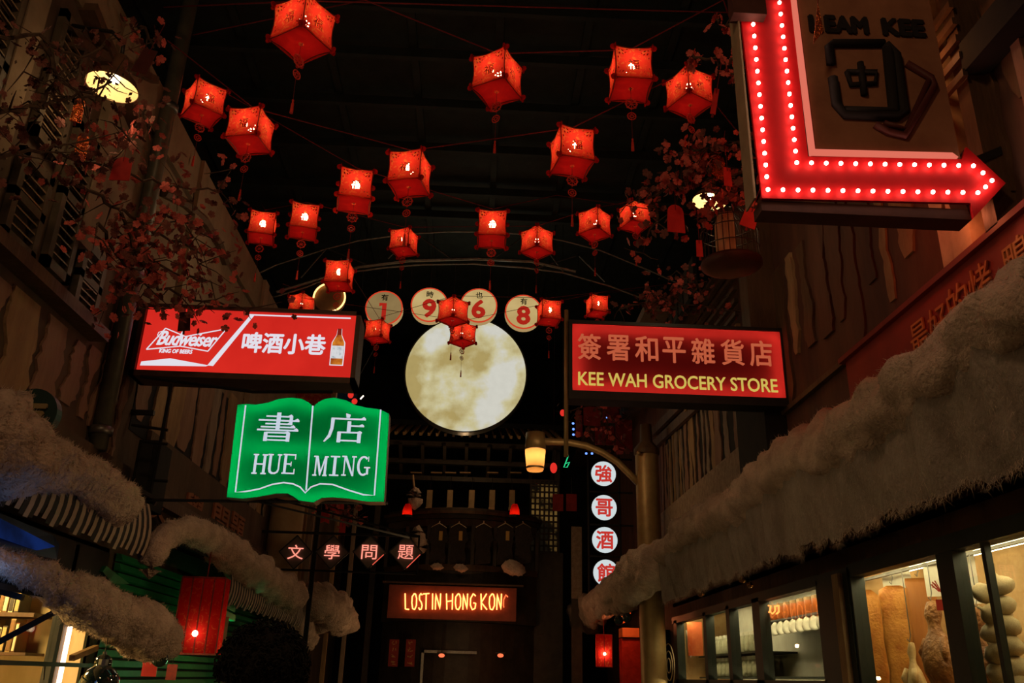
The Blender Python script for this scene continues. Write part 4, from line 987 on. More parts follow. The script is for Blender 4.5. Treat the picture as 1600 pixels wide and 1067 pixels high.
slab_meat('orange-brown rib piece hanging behind the dark goose', 1436, 903, 40, 1.5, M['cutb'], X=3.45, thick=.03, round_=0)
# geese
def goose(label, px, pyt, hgt, wpx, mm_):
    c = AX(px, pyt, XM - .02); w = wpx / FOC * (c - O).length * 1.2; t = thing('roast_goose', c, label, 'meat', 'hanging roast meats'); sd = px
    prof = [(.0, 0), (.30, .015), (.42, .08), (.48, .16), (.34, .26), (.40, .34), (.75, .45), (1.0, .62), (1.0, .78), (.7, .9), (.25, .98), (0, 1)]
    vs = []; fs = []; nn = 16
    for i, (rr_, h_) in enumerate(prof):
        for j in range(nn):
            a = 2 * PI * j / nn; k = 1 + .16 * noise.noise(Vector((math.cos(a) * 2, math.sin(a) * 2, h_ * 7 + sd)))
            vs.append((c.x + math.cos(a) * rr_ * w * .42 * k, c.y + math.sin(a) * rr_ * w * .5 * k + .02 * math.sin(h_ * 6), c.z - h_ * hgt))
    for i in range(len(prof) - 1):
        for j in range(nn): fs.append((i * nn + j, i * nn + (j + 1) % nn, (i + 1) * nn + (j + 1) % nn, (i + 1) * nn + j))
    MB().add(vs, fs).build('body', mm_, t, smooth=True)
    for s_ in (-1, 1): MB().tube([(c.x - .03, c.y + s_ * w * .40, c.z - hgt * .42), (c.x - .05, c.y + s_ * w * .55, c.z - hgt * .56), (c.x - .04, c.y + s_ * w * .45, c.z - hgt * .70)], [.022, .026, .012], 7).build('wing', mm_, t, smooth=True)
    hook(t, (c.x, c.y, c.z), 2.40); return t
goose('dark roast goose with wrinkled neck skin, hanging left of the window post', 1457, 938, .62, 46, M['meat'])
goose('reddish roast goose behind the near post, beside the garlic', 1528, 948, .60, 40, M['meat'])
goose('small pale roast duck low between the pork slab and the goose', 1424, 1003, .45, 22, M['pork_fat'])
# papers and price card
t = thing('price_paper', AX(1400, 930, 3.55), 'white paper sheets lit brightly behind the hanging pork', 'paper')
a, b = AX(1376, 1000, 3.75), AX(1414, 900, 3.75)
sheet(AX(1402, 915, 3.55) , .22, .36, M['shop_white'], t); sheet(AX(1421, 960, 3.50), .10, .62, M['shop_white'], t)
t = thing('price_paper', (3.4, 5.2, 2.0), 'white paper with a red squiggle hanging right of the goose', 'paper')
v = AX(1460, 905, 3.35); sheet(v, .13, .24, M['shop_white'], t)
MB().tube([tuple(v + UF * .03 * math.sin(k * 1.9) - NF * .006 + Vector((0, 0, -.05 + .04 * math.cos(k * 2.3)))) for k in range(8)], .004, 4).build('red_squiggle', emit('red_squiggle_glow', S(190, 60, 40), .6), t)  # squiggle on the paper glows by itself, light put into its colour
t = thing('price_paper', (3.5, 4.7, 2.0), 'tall white towel hanging behind the near window post', 'paper')
v = AX(1515, 895, 3.5); sheet(v, .09, .42, M['shop_white'], t)
v = AX(1472, 945, 3.10); t = thing('red_price_card', v, 'small red price card hanging on the roast window post', 'card')
sheet(v, .07, .07, emit('red_card_glow', S(170, 50, 30), .5), t, 'card')  # price card is no lamp, its brightness is put in as glow
# garlic bulbs, each one a thing
gar = [(1537, 926, 17), (1566, 914, 17), (1569, 945, 17), (1548, 959, 17), (1576, 977, 18), (1551, 988, 18), (1581, 1008, 18), (1557, 1021, 18), (1586, 1042, 18), (1561, 1053, 18), (1592, 1066, 16), (1575, 1082, 18)]
wh = ['topmost garlic bulb of the left column', 'topmost garlic bulb of the whole bunch', 'second garlic bulb of the right column', 'second garlic bulb of the left column', 'third garlic bulb of the right column', 'third garlic bulb of the left column', 'fourth garlic bulb of the right column', 'fourth garlic bulb of the left column', 'fifth garlic bulb of the right column', 'fifth garlic bulb of the left column, at the bottom edge', 'garlic bulb cut by the bottom right corner of the picture', 'lowest garlic bulb, just below the picture edge']
vs = []; fs = []; nn = 20; pr_ = [(0, -.95), (.35, -.92), (.72, -.72), (.98, -.30), (1.0, .05), (.82, .45), (.48, .75), (.22, .95), (.14, 1.25), (.17, 1.5), (0, 1.5)]
for i, (rr_, h_) in enumerate(pr_):
    for j in range(nn):
        a = 2 * PI * j / nn; k = 1 + (.06 if rr_ > .3 else 0) * math.cos(a * 8)
        vs.append((math.cos(a) * rr_ * k, math.sin(a) * rr_ * k, h_))
for i in range(len(pr_) - 1):
    for j in range(nn): fs.append((i * nn + j, i * nn + (j + 1) % nn, (i + 1) * nn + (j + 1) % nn, (i + 1) * nn + j))
gproto = None
for (px, py, rp), lab in zip(gar, wh):
    v = AX(px, py, 3.14); rad = rp / FOC * (v - O).length * .84
    if gproto is None:
        gproto = MB().add(vs, fs).build('garlic_bulb', M['garlic'], None, smooth=True, origin=(0, 0, 0)); o = gproto
    else: o = gproto.copy(); COL.objects.link(o)
    o.location = v; o.scale = (rad, rad, rad * .9); o.rotation_euler = (R.uniform(-.5, .5), R.uniform(-1.3, 1.0), R.uniform(0, 3)); tag(o, lab, 'garlic', 'garlic bulbs strung at the right edge')
tag(MB().tube([AX(1552, 880, 3.17), AX(1556, 960, 3.17), AX(1566, 1090, 3.17)], .008, 5).build('garlic_string', M['wood_l']), 'twisted string the garlic bulbs hang from', 'string')
v = AX(1513, 922, 3.08); t = thing('ring_hook', v, 'black ring of scissors hanging right of the near window post', 'scissors')
MB().tube([(v.x, v.y + .035 * math.cos(a), v.z + .045 * math.sin(a)) for a in [2 * PI * k / 14 for k in range(14)]], .005, 5, closed=True).build('ring', M['black'], t); MB().tube([(v.x, v.y - .01, v.z - .045), (v.x, v.y - .04, v.z - .2)], .004, 5).build('blade', M['steel'], t)

# far window: shelves, jars, tins, bowls, scroll, neon word
sh = thing('shelf', (3.4, 10.2, 1.9), 'long dark shelf behind the far right shop window', 'shelf')
MB().box((3.3, 7.8, 1.62), (3.75, 13.1, 1.64)).build('board', M['shop_dark'], sh)
MB().box((3.3, 10.3, 1.90), (3.75, 13.1, 1.92)).build('board', M['shop_dark'], sh); MB().box((3.3, 7.8, 2.20), (3.75, 10.35, 2.22)).build('board', M['shop_dark'], sh)
MB().box((3.76, 7.8, 1.6), (3.78, 13.1, 2.6)).build('back_panel', M['shop_white'], sh)
M['jar'] = mat('pale_glass_jar', (.62, .60, .42), (.42, .40, .28), .2, scale=10, spec=.6); M['lid'] = mat('white_jar_lid', (.80, .76, .62), None, .4); M['tin'] = mat('orange_brown_tin', (.62, .17, .04), (.45, .11, .02), .4, scale=12)
ORD = ['first', 'second', 'third', 'fourth', 'fifth', 'sixth', 'seventh', 'eighth', 'ninth', 'tenth', 'eleventh', 'twelfth', 'thirteenth', 'fourteenth']
jp = None
for row, (z_, a_, n_) in enumerate(((1.92, 10.55, 13), (1.64, 10.5, 13))):
    for k in range(n_):
        y = a_ + k * .185
        if jp is None:
            jp = thing('glass_jar', (3.38, y, z_), 'x', 'jar', 'glass jars on the window shelves')
            MB().lathe((3.38, y, z_), [(0, 0), (.055, 0), (.062, .02), (.062, .15), (.045, .18), (.045, .195)], 12).build('body', M['jar'], jp, smooth=True)
            MB().lathe((3.38, y, z_ + .195), [(.05, 0), (.05, .04), (0, .04)], 12).build('lid', M['lid'], jp); o = jp
        else: o = copy_tree(jp); o.location = (3.38, y, z_)
        o['label'] = ORD[k] + ' white-lidded glass jar from the right in the ' + ('upper' if row == 0 else 'lower') + ' jar row of the shop window'
tp = None
for k in range(11):
    y = 8.0 + k * .205
    if tp is None:
        tp = thing('tea_tin', (3.40, y, 2.22), 'x', 'tin', 'brown tea tins on the upper shelf')
        MB().lathe((3.40, y, 2.22), [(0, 0), (.075, 0), (.075, .15)], 12).build('body', M['tin'], tp, smooth=True); MB().lathe((3.40, y, 2.37), [(.077, -.01), (.077, .02), (0, .02)], 12).build('lid', M['wood_l'], tp); o = tp
    else: o = copy_tree(tp); o.location = (3.40, y, 2.22)
    o['label'] = ORD[k] + ' orange-brown tea tin from the right on the upper window shelf'
dp = None
for k in range(10):
    y = 7.95 + k * .19
    if dp is None:
        dp = MB().lathe((0, 0, 0), [(0, 0), (.05, .008), (.085, .03), (.088, .034), (.05, .016), (0, .010)], 16, 'z').build('plate', M['lid'], None, smooth=True, origin=(0, 0, 0)); o = dp
    else: o = dp.copy(); COL.objects.link(o)
    o.location = (3.33, y, 2.12); o.rotation_euler = (0, -1.2, .5); tag(o, ORD[k] + ' pale plate from the right, leaning in the row under the tea tins', 'plate', 'plates leaning in the far shop window')
v = AX(1086, 998, 3.2); t = thing('red_poster', v, 'orange-red calendar poster in the far corner of the shop window', 'poster')
sheet(v, .22, .46, mat('orange_red_print', (.65, .15, .04), (.5, .08, .02), .7, scale=9), t)
v = AX(1071, 995, 3.15); MB().bar((3.15, v.y + .25, v.z + .3), (3.15, v.y - .25, v.z - .2), .02, .16).build('paper_strip', M['lid'], label='slanting pale paper strip beside the orange-red poster', cat='paper')
t = thing('neon_word', AX(1207, 951, 3.06), 'small curly orange neon word in the shop window', 'sign')
q = MB()
for pts in (([(1201, 946), (1196, 948), (1195, 955), (1200, 958), (1203, 955)]), ([(1204, 946), (1203, 955), (1207, 959), (1211, 955), (1211, 946)]), ([(1213, 947), (1217, 946), (1217, 956), (1213, 959)])):
    q.tube([AX(a, b, 3.05) for a, b in pts], .008, 5)
q.build('tube', emit('orange_neon', (1, .26, .06), 3), t)
# red words along the top of the far window
letters('red_window_lettering', emit('red_window_print', S(150, 34, 20), .8), WN2, (2.94, 10.3, 2.50), ONRIGHT, [('燒味飯店', -.2, 0, 2.0, .15, .0)], depth=.002) if False else None

# baubles under the cotton on the right
M['bauble'] = mat('gold_glass_bauble', (.8, .45, .15), (.5, .2, .06), .08, 1.0, scale=3)
M['bauble_d'] = mat('dark_glass_bauble', (.02, .03, .06), (.02, .05, .03), .06, .3, scale=3, spec=.8, coat=1)
def bauble(label, p, r_, m_, grp='baubles hanging under the awnings'):
    t = thing('bauble', p, label, 'bauble', grp); MB().ball(p, r_, 14).build('ball', m_, t, smooth=True); MB().lathe((p[0], p[1], p[2] + r_ * .95), [(r_ * .25, 0), (r_ * .25, r_ * .3), (0, r_ * .3)], 8).build('cap', M['steel'], t)
    MB().tube([(p[0], p[1], p[2] + r_ * 1.2), (p[0], p[1], p[2] + r_ * 1.2 + .2)], .003, 4).build('string', M['black'], t); return t
bauble('gold bauble hanging above the middle of the far shop window', AX(1160, 905, 2.5), .035, M['bauble'])
bauble('pale gold bauble just right of another above the shop window', AX(1172, 914, 2.5), .028, M['bauble'])
bauble('gold bauble over the red window lettering', AX(1095, 926, 2.5), .045, M['bauble'])
bauble('dark bauble left in front of the orange paper cut-out', AX(967, 969, 2.3), .075, M['bauble_d'])
bauble('dark bauble right in front of the orange paper cut-out', AX(980, 965, 2.3), .075, M['bauble_d'])
bauble('black glossy bauble at the left window frame', AX(161, 1036, -2.35), .055, M['bauble_d'])
bauble('larger black glossy bauble at the bottom edge, left of centre-left', AX(155, 1070, -2.3), .12, M['bauble_d'])
bauble('black glossy bauble below the end of the lower left cotton', AX(250, 1029, -2.3), .06, M['bauble_d'])

# far right: red lit banner lantern, orange paper cut-out, red door
M['banner_glow'] = paper('glowing_red_banner_paper', (.9, .03, .02), (1, .18, .05), 26, .55, .65, .85, (.4, .01, .01))
def box_lantern(label, c, w, d, h, nst, e=14, bz=.0, turn=0.0):
    t = thing('box_lantern', c, label, 'lantern', 'tall red paper box lanterns'); c = Vector(c); ca, sa = math.cos(turn), math.sin(turn)
    X_ = Vector((ca, sa, 0)); Y_ = Vector((-sa, ca, 0)); k = w / nst
    for i in range(nst):
        a = c + X_ * (-w / 2 + i * k + .006) - Y_ * d / 2; b = c + X_ * (-w / 2 + (i + 1) * k - .006) - Y_ * d / 2
        MB().add([a, b, b + Vector((0, 0, h)), a + Vector((0, 0, h))], [(0, 1, 2, 3)]).build('paper_strip', M['banner_glow'], t)
    for s_ in (-1, 1):
        a = c + X_ * (s_ * w / 2) - Y_ * d / 2; b = a + Y_ * d
        MB().add([a, b, b + Vector((0, 0, h)), a + Vector((0, 0, h))], [(0, 1, 2, 3)]).build('side_paper', M['banner_glow'], t)
    a = c - X_ * w / 2 + Y_ * d / 2; b = c + X_ * w / 2 + Y_ * d / 2
    MB().add([a, b, b + Vector((0, 0, h)), a + Vector((0, 0, h))], [(0, 1, 2, 3)]).build('back_paper', M['banner_glow'], t)
    fr = MB()
    for i in range(nst + 1):
        p = c + X_ * (-w / 2 + i * k) - Y_ * (d / 2 + .004); fr.bar(p, p + Vector((0, 0, h)), .010)
    for z in (0, h): fr.bar(c + X_ * -w / 2 - Y_ * d / 2 + Vector((0, 0, z)), c + X_ * w / 2 - Y_ * d / 2 + Vector((0, 0, z)), .014)
    fr.build('frame', M['lantern_rim'], t); MB().tube([c + Vector((0, 0, h)), c + Vector((0, 0, h + .35))], .006, 4).build('hanging_cord', M['cord'], t); MB().ball(c + Vector((0, -d / 2 - .03, h * bz)), .026, 8).build('bulb', emit('banner_bulb', (1, .7, .45), 7), t, smooth=True)
    MB().ball(c + Vector((0, 0, h * bz)), .03, 8).build('inner_bulb', emit('banner_inner_bulb', (1, .7, .45), e), t, smooth=True); return t
v = AY(306, 1022, 7.8); box_lantern('tall red box lantern with a bright bulb, in front of the green shutter at left', v, .37, .16, .62, 4, 10, .26)
v = AY(944, 1042, 15.5); box_lantern('small glowing red box lantern right of the centre, under the far cotton', v, .27, .1, .52, 2, 30, .4)
t = thing('red_booth', (2.65, 15.6, 0), 'tall red lit booth at the end of the right side', 'booth')
v0, v1 = AY(972, 1030, 15.6), AY(1003, 1030, 15.6)
MB().box((v0.x, 15.6, 0), (v1.x, 15.9, 2.25)).build('panel', mat('red_booth_panel', (.55, .04, .02), (.35, .02, .012), .6, scale=6, bump=.3), t); MB().box((v0.x, 15.5, 2.27), (v1.x - .05, 15.9, 2.42)).build('lintel', mat('orange_lintel', (.85, .3, .1), (.7, .22, .07), .6), t)
pts = [(963, 955), (966, 945), (970, 950), (973, 940), (978, 948), (982, 938), (987, 942), (986, 958), (978, 972), (970, 975), (965, 968)]
MB().prism([AY(a, b, 15.4) for a, b in pts], (0, .02, 0)).build('paper_cutout', mat('orange_cutout_paper', (.9, .30, .08), (.8, .2, .05), .7), t)
lamp('booth_light', (2.55, 15.0, 2.55), 7, (1, .25, .08), .05)
t = thing('shop_screen', (2.75, 14, 0), 'dark vertical panel between the red booth and the shelf window', 'panel'); MB().box((2.7, 13.6, 0), (3.0, 14.2, 2.3)).build('panel', M['shop_dark'], t)
t = thing('round_fan', AX(1050, 1035, 2.85), 'pale round fan guard at the bottom left of the shelf window', 'fan'); v = AX(1045, 1040, 2.85)
for r_ in (.10, .2, .30): MB().tube([(v.x, v.y + r_ * math.cos(a) * 1.2, v.z + r_ * math.sin(a)) for a in [2 * PI * k / 24 for k in range(24)]], .008, 5, closed=True).build('guard_ring', M['cream'], t)

# right fascia with red signboard and characters
t = thing('wall_sign', (2.95, 4.8, 3.2), 'long dark red signboard with orange Chinese characters above the near right awning', 'sign')
MB().box((2.90, 3.3, 3.25), (2.98, 6.3, 3.985)).build('board', mat('dark_red_board', (.30, .035, .02), (.22, .025, .018), .6, scale=3), t); MB().box((2.86, 3.3, 3.97), (2.99, 6.35, 4.01)).build('top_edge', mat('dark_red_edge', (.2, .02, .012), None, .5), t)
M['char_or'] = mat('orange_painted_character', (.6, .22, .07), (.5, .17, .05), .6, scale=8)
for ch, px, py in zip('最好的烤鴨', (1437, 1466, 1497, 1532, 1590), (536, 513, 481, 452, 412)):
    v = AX(px, py, 2.885); letters('character', M['char_or'], t, (2.89, v.y, v.z + .03), ONRIGHT, [(ch, 0, 0, .22, .25, 0)], depth=.006)

# ================================================================ LEFT GROUND FLOOR
# bright window bottom left
struct(MB().box((-4.1, 4.1, 1.0), (-4.0, 7.3, 2.5)), 'wall_left_shop', mat('bright_beige_plaster', (.62, .47, .26), (.45, .32, .15), .8, scale=3, bump=.3, stretch=(1, 1, .4)))
MB().box((-4.1, 4.1, 2.4), (-3.0, 7.3, 2.46)).build('shop_ceiling', M['wall_l'], WL); MB().box((-4.1, 4.1, .95), (-3.0, 7.3, 1.0)).build('shop_floor', M['wall_l'], WL)
MB().box((-4.1, 7.15, 1.0), (-3.0, 7.25, 2.4)).build('partition', mat('bright_beige_partition', (.62, .47, .26), (.45, .32, .15), .8, scale=3, bump=.3, stretch=(1, 1, .4)), WL)
W3 = thing('window_3', (-3.0, 5.6, 1.0), None, None); W3['kind'] = 'structure'
MB().box((-3.03, 6.62, 1.0), (-2.97, 6.68, 2.4)).build('frame_bar', M['black'], W3); MB().box((-3.03, 4.2, 2.0), (-2.97, 7.25, 2.42)).build('frame_bar', M['black'], W3)
MB().box((-3.01, 4.2, 1.0), (-3.0, 6.62, 2.0)).build('glass_pane', M['glass'], W3)
t = thing('tube_lamp', AX(108, 1030, -3.0), 'upright white tube lamp beside the bright bottom left window', 'lamp')
v0, v1 = AX(113, 983, -3.02), AX(104, 1075, -3.02)
MB().tube([(-3.0, 6.86, 1.2), (-3.0, 6.86, 1.83)], .018, 8).build('tube', emit('cool_white_tube', (1, .72, .48), 5.5), t); MB().box((-3.05, 6.80, 1.15), (-3.02, 6.92, 1.9)).build('housing', M['wood'], t)
lamp('window_lamp', (-3.6, 6.2, 2.25), 95, (1, .66, .26), .12)
lamp('window_lamp', (-3.35, 5.6, 1.25), 40, (1, .62, .22), .1)
bs = thing('book_shelf', (-3.9, 5.7, 1.7), 'wooden wall shelf holding two rows of upright books in the bottom left window', 'shelf')
MB().box((-4.0, 6.85, 1.89), (-3.28, 7.15, 1.92)).build('board', M['wood'], bs); MB().box((-4.0, 6.85, 1.62), (-3.28, 7.15, 1.64)).build('board', M['wood'], bs)
r = random.Random(5)
cols = [mat('book_cover_' + n_, c1, None, .6) for n_, c1 in (('tan', (.5, .33, .14)), ('brown', (.2, .1, .04)), ('cream', (.7, .6, .4)), ('dark', (.05, .04, .03)))]
for z_, nm, x in ((1.92, 'upper', -3.88), (1.64, 'lower', -3.88)):
    k = 0
    while x < -3.40:
        w_ = r.uniform(.018, .034); h_ = r.uniform(.17, .24)
        t = thing('book', (x, 6.95, z_), ORD[min(k, 13)] + ' upright book from the left on the ' + nm + ' shelf in the bottom left window', 'book', 'books on the wall shelf')
        MB().box((x, 6.88, z_), (x + w_, 7.05, z_ + h_)).build('cover', cols[k % 4], t); MB().box((x + .003, 6.875, z_ + .01), (x + w_ - .003, 6.88, z_ + h_ - .01)).build('spine', cols[(k + 1) % 4], t)
        x += w_ + r.uniform(.006, .02); k += 1
        if k > 13: break
t = thing('support_arm', AX(40, 975, -2.6), 'black diagonal and horizontal metal arms in front of the bottom left window', 'bracket')
MB().bar((-2.99, 5.2, 1.46), AX(86, 956, -2.5), .035).build('diagonal_arm', M['black'], t)
MB().bar(AX(-30, 1034, -2.6), AX(150, 1040, -2.6), .026).build('horizontal_arm', M['black'], t); MB().tube([AX(70, 1040, -2.6), AX(68, 1062, -2.6)], .005, 4).build('chain', M['black'], t)
MB().bar(AX(112, 1028, -2.5), AX(150, 1012, -2.5), .035).build('wooden_arm', M['wood_l'], label='short pale wooden arm right of the upright tube lamp', cat='bracket')
# green shutters lit green
M['green'] = mat('green_painted_slat', (.035, .30, .11), (.02, .2, .08), .45, scale=5)
M['green_d'] = mat('dark_green_slat', (.012, .07, .04), (.01, .05, .03), .5, scale=5)
t = thing('roller_shutter', (-2.97, 10, 0), 'green horizontal-slat shutter behind the lower left cotton', 'shutter'); s0 = None
for k in range(26):
    z = .5 + k * .075
    if s0 is None: s0 = MB().prism([(-2.98, 7.4, z), (-2.92, 7.4, z + .01), (-2.94, 7.4, z + .06), (-2.98, 7.4, z + .065)], (0, 5.0, 0)).build('slat', M['green'], t)
    else: share(s0, 'slat', t, (0, 0, k * .075))
lamp('green_lamp', (-2.45, 9.4, 1.9), 1.3, (.15, 1.0, .35), .05); lamp('green_lamp', (-2.3, 7.4, 1.55), .8, (.2, 1.0, .4), .05)
t = thing('green_canopy', (-2.6, 9.6, 2.0), 'bright green slatted canopy edge beside the red box lantern', 'canopy')
for k in range(3): MB().bar(AX(312, 912 + k * 14, -2.5), AX(364, 938 + k * 14, -2.5), .05, .06).build('canopy_slat', M['green'], t)
MB().prism([AX(310, 918, -2.6), AX(330, 905, -2.6), AX(352, 920, -2.6), AX(335, 930, -2.6)], (.03, 0, 0)).build('canopy_tip', M['green'], t)
MB().prism([AX(154, 893, -2.7), AX(160, 884, -2.7), AX(175, 896, -2.7), AX(197, 912, -2.7), AX(170, 912, -2.7)], (.03, 0, 0)).build('canopy_tip', M['green'], t)
t = thing('green_column', (-2.7, 11.3, 0), 'round green-lit column left of the person', 'column'); MB().lathe((-2.62, 11.2, 0), [(.16, 0), (.16, 2.1)], 16).build('shaft', M['green_d'], t, smooth=True)
# small hanging cards near the shutter
for (px, py, w_, h_, lab, c_) in ((343, 990, 20, 46, 'cream patterned card with red base right of the red box lantern', 'cream'), (268, 1050, 14, 20, 'dark red paper charm hanging under the lower cotton', 'lantern_rim'), (234, 1042, 20, 24, 'red paper fringe hanging below the end of the lower cotton', 'tag')):
    v = AX(px, py, -2.45); s_ = (v - O).length / FOC
    t = thing('hanging_card', v, lab, 'card'); MB().box((v.x - w_ * s_ / 2, v.y, v.z - h_ * s_ / 2), (v.x + w_ * s_ / 2, v.y + .006, v.z + h_ * s_ / 2)).build('card', M[c_], t); MB().tube([(v.x, v.y, v.z + h_ * s_ / 2), (v.x, v.y, v.z + h_ * s_ / 2 + .2)], .003, 4).build('string', M['black'], t)
# left wall lettering and round green sign
t = thing('wall_lettering', (-2.95, 9.5, 3.4), 'row of four dark orange characters fixed to the left wall below the book sign', 'sign')
MB().box((-2.99, 7.6, 3.12), (-2.95, 12.2, 3.55)).build('backing', M['wall_l'], t)
for ch, px, py in zip('文學問題', (250, 303, 345, 371), (787, 802, 816, 828)):
    v = AX(px, py, -2.93); letters('character', mat('rust_painted_character', (.30, .10, .035), None, .7), t, (-2.94, v.y, v.z), ONLEFT, [(ch, 0, 0, .62, .36, .02)], depth=.01)
v = AY(48, 645, 4.6); t = thing('round_shop_sign', v, 'round dark green sign with a tan character, rising behind the left cotton', 'sign')
MB().lathe(v, [(0, 0), (.14, 0), (.14, -.06), (0, -.06)], 28, 'y').build('disc', mat('bottle_green_board', (.02, .05, .045), (.015, .035, .03), .5, scale=4), t)
letters('character', mat('tan_painted_character', (.34, .26, .13), None, .7), t, (v.x, v.y - .01, v.z - .03), FRONT, [('存', 0, 0, .17, .21, .03)], depth=.004)
MB().bar((-3, v.y + .03, v.z), (v.x - .13, v.y + .03, v.z), .025).build('bracket', M['black'], t)
t = thing('loudspeaker', (-2.75, 7.2, 3.2), 'large black box on the left wall beside the drain pipe', 'loudspeaker'); v0, v1 = AY(198, 792, 7.0), AY(248, 688, 7.0)
MB().box((v0.x, 7.0, v0.z), (v1.x, 7.35, v1.z)).build('cabinet', M['blackmatt'], t); MB().box((v0.x + .03, 6.985, v0.z + .03), (v1.x - .03, 7.0, v1.z - .03)).build('grille', M['black'], t); MB().bar((-3, 7.2, 3.6), (v0.x, 7.2, 3.6), .04).build('bracket', M['black'], t)
# ornate red signboard under the beer sign
t = thing('ornate_signboard', AY(430, 606, 13.3), 'dark red carved signboard seen just below the beer sign', 'sign'); v0, v1 = AY(318, 622, 13.3), AY(523, 592, 13.3)
MB().box((v0.x, 13.3, v0.z), (v1.x, 13.36, v1.z)).build('board', mat('red_gold_carving', (.30, .03, .02), (.36, .15, .06), .6, scale=9, bump=1.0, bscale=18, lo=.5, hi=.6), t); MB().box((v1.x - .03, 13.28, v0.z - .05), (v1.x + .05, 13.4, v1.z + .1)).build('end_post', M['wood_l'], t); MB().bar((-3, 13.35, v1.z), (v0.x, 13.35, v1.z), .05).build('bracket', M['black'], t)

# ================================================================ LAMPS
# street lamp on a round column
YL = 13.0
c0 = AY(1012, 760, YL); t = thing('street_lamp', (c0.x, YL, 0), 'tan street lamp with a thick round column, curved arm and glowing amber glass', 'lamp')
ztop = AY(1012, 712, YL).z
MB().lathe((c0.x, YL, 0), [(.19, 0), (.18, ztop)], 20).build('column', M['brass'], t, smooth=True)
MB().lathe((c0.x, YL, ztop), [(.18, 0), (.20, .02), (.20, .10), (.10, .22), (.09, .5), (0, .52)], 20).build('cap', M['wood'], t, smooth=True)
MB().ball(AY(998, 708, YL - .2), .035, 8).build('knob', M['brass'], t, smooth=True)
arm = [AY(a, b, YL) for a, b in ((1003, 760), (985, 742), (965, 722), (942, 707), (915, 696), (888, 691), (862, 690), (842, 690))]
MB().tube(arm, [.055, .055, .055, .055, .055, .055, .055, .06], 10).build('arm', M['brass'], t, smooth=True)
h = AY(836.5, 703, YL)
MB().lathe(h, [(0, .28), (.15, .27), (.165, .0), (.15, 0), (.145, .26)], 20).build('hood', M['brass'], t, smooth=True)
M['amber'] = paper('amber_glass', (1.0, .46, .13), None, trans=.85, diff=(.6, .35, .1))
MB().lathe(h, [(.162, -.003), (.135, -.30), (.12, -.33), (0, -.335)], 24).build('glass_shade', M['amber'], t, smooth=True)
MB().lathe(h, [(.138, -.27), (.142, -.28), (.137, -.30)], 24).build('glass_rib', M['brass'], t, smooth=True)
MB().ball(h + Vector((0, 0, -.10)), .05, 10).build('bulb', emit('street_bulb', (1, .80, .55), 24), t, smooth=True)

def barn(label, p, r_, rot, e=15):
    t = thing('barn_lamp', (0, 0, 0), label, 'lamp')
    MB().lathe((0, 0, 0), [(r_, 0), (r_ * 1.0, .008), (r_ * .82, r_ * .42), (r_ * .45, r_ * .72), (r_ * .28, r_ * .85), (r_ * .27, r_ * 1.5), (0, r_ * 1.55)], 28).build('shade', mat('rusty_lamp_shade', (.16, .08, .045), (.10, .05, .03), .5, scale=8), t, smooth=True)
    MB().lathe((0, 0, .003), [(r_ * .98, 0), (r_ * .79, r_ * .40), (r_ * .42, r_ * .68), (0, r_ * .72)], 28).build('shade_lining', mat('cream_enamel_lining', (.85, .70, .42), (.78, .62, .36), .4, scale=5), t, smooth=True)
    MB().ball((0, 0, r_ * .42), r_ * .20, 10).build('bulb', emit('barn_bulb', (1, .80, .50), e), t, smooth=True)
    MB().tube([(0, 0, r_ * 1.5), (-.02, .0, r_ * 2.2), (-.12, .0, r_ * 2.7), (-.4, 0, r_ * 2.8)], .014, 8).build('gooseneck', M['black'], t, smooth=True)
    t.location = p; t.rotation_euler = rot; return t
barn('lit barn lamp with a cream lining at the top left', AY(175, 137, 4.8), .168, (0, math.radians(4), 0))
b_ = barn('barn lamp half hidden behind pink blossoms left of the marquee arrow', AY(1108, 316, 6.6), .15, (0, math.radians(-10), math.radians(180)), 14)

# ================================================================ STEEL ARCH OVER THE STREET
t = thing('steel_arch', (0, 13.2, 7), 'thin curved steel truss spanning the street above the number discs', 'truss')
def arch(pts, r_, nm): MB().tube([AY(a, b, 13.4) for a, b in pts], r_, 6).build(nm, M['steel'], t)
arch([(330, 462), (432, 414), (470, 402), (510, 389), (560, 376), (640, 365), (700, 362), (760, 362), (820, 366), (880, 376), (940, 392), (1020, 425), (1120, 470)], .014, 'top_chord')
arch([(300, 480), (432, 463), (480, 448), (530, 428), (600, 418), (660, 413), (740, 412), (820, 418), (880, 426), (950, 446), (1040, 480)], .017, 'bottom_chord')
arch([(432, 456), (505, 434), (560, 417), (640, 407), (740, 404), (830, 408), (900, 424)], .03, 'dark_chord')
for a in (((470, 434), (510, 388)), ((510, 388), (580, 416)), ((606, 404), (650, 362)), ((660, 372), (705, 404)), ((760, 412), (820, 368)), ((840, 372), (880, 424)), ((835, 420), (900, 400)), ((905, 400), (945, 440))): arch(a, .012, 'strut')
for px in (545, 568, 625, 644, 712): MB().tube([AY(px, 412, 13.4), AY(px - 2, 455, 13.4)], .005, 4).build('wire', M['steel'], t)

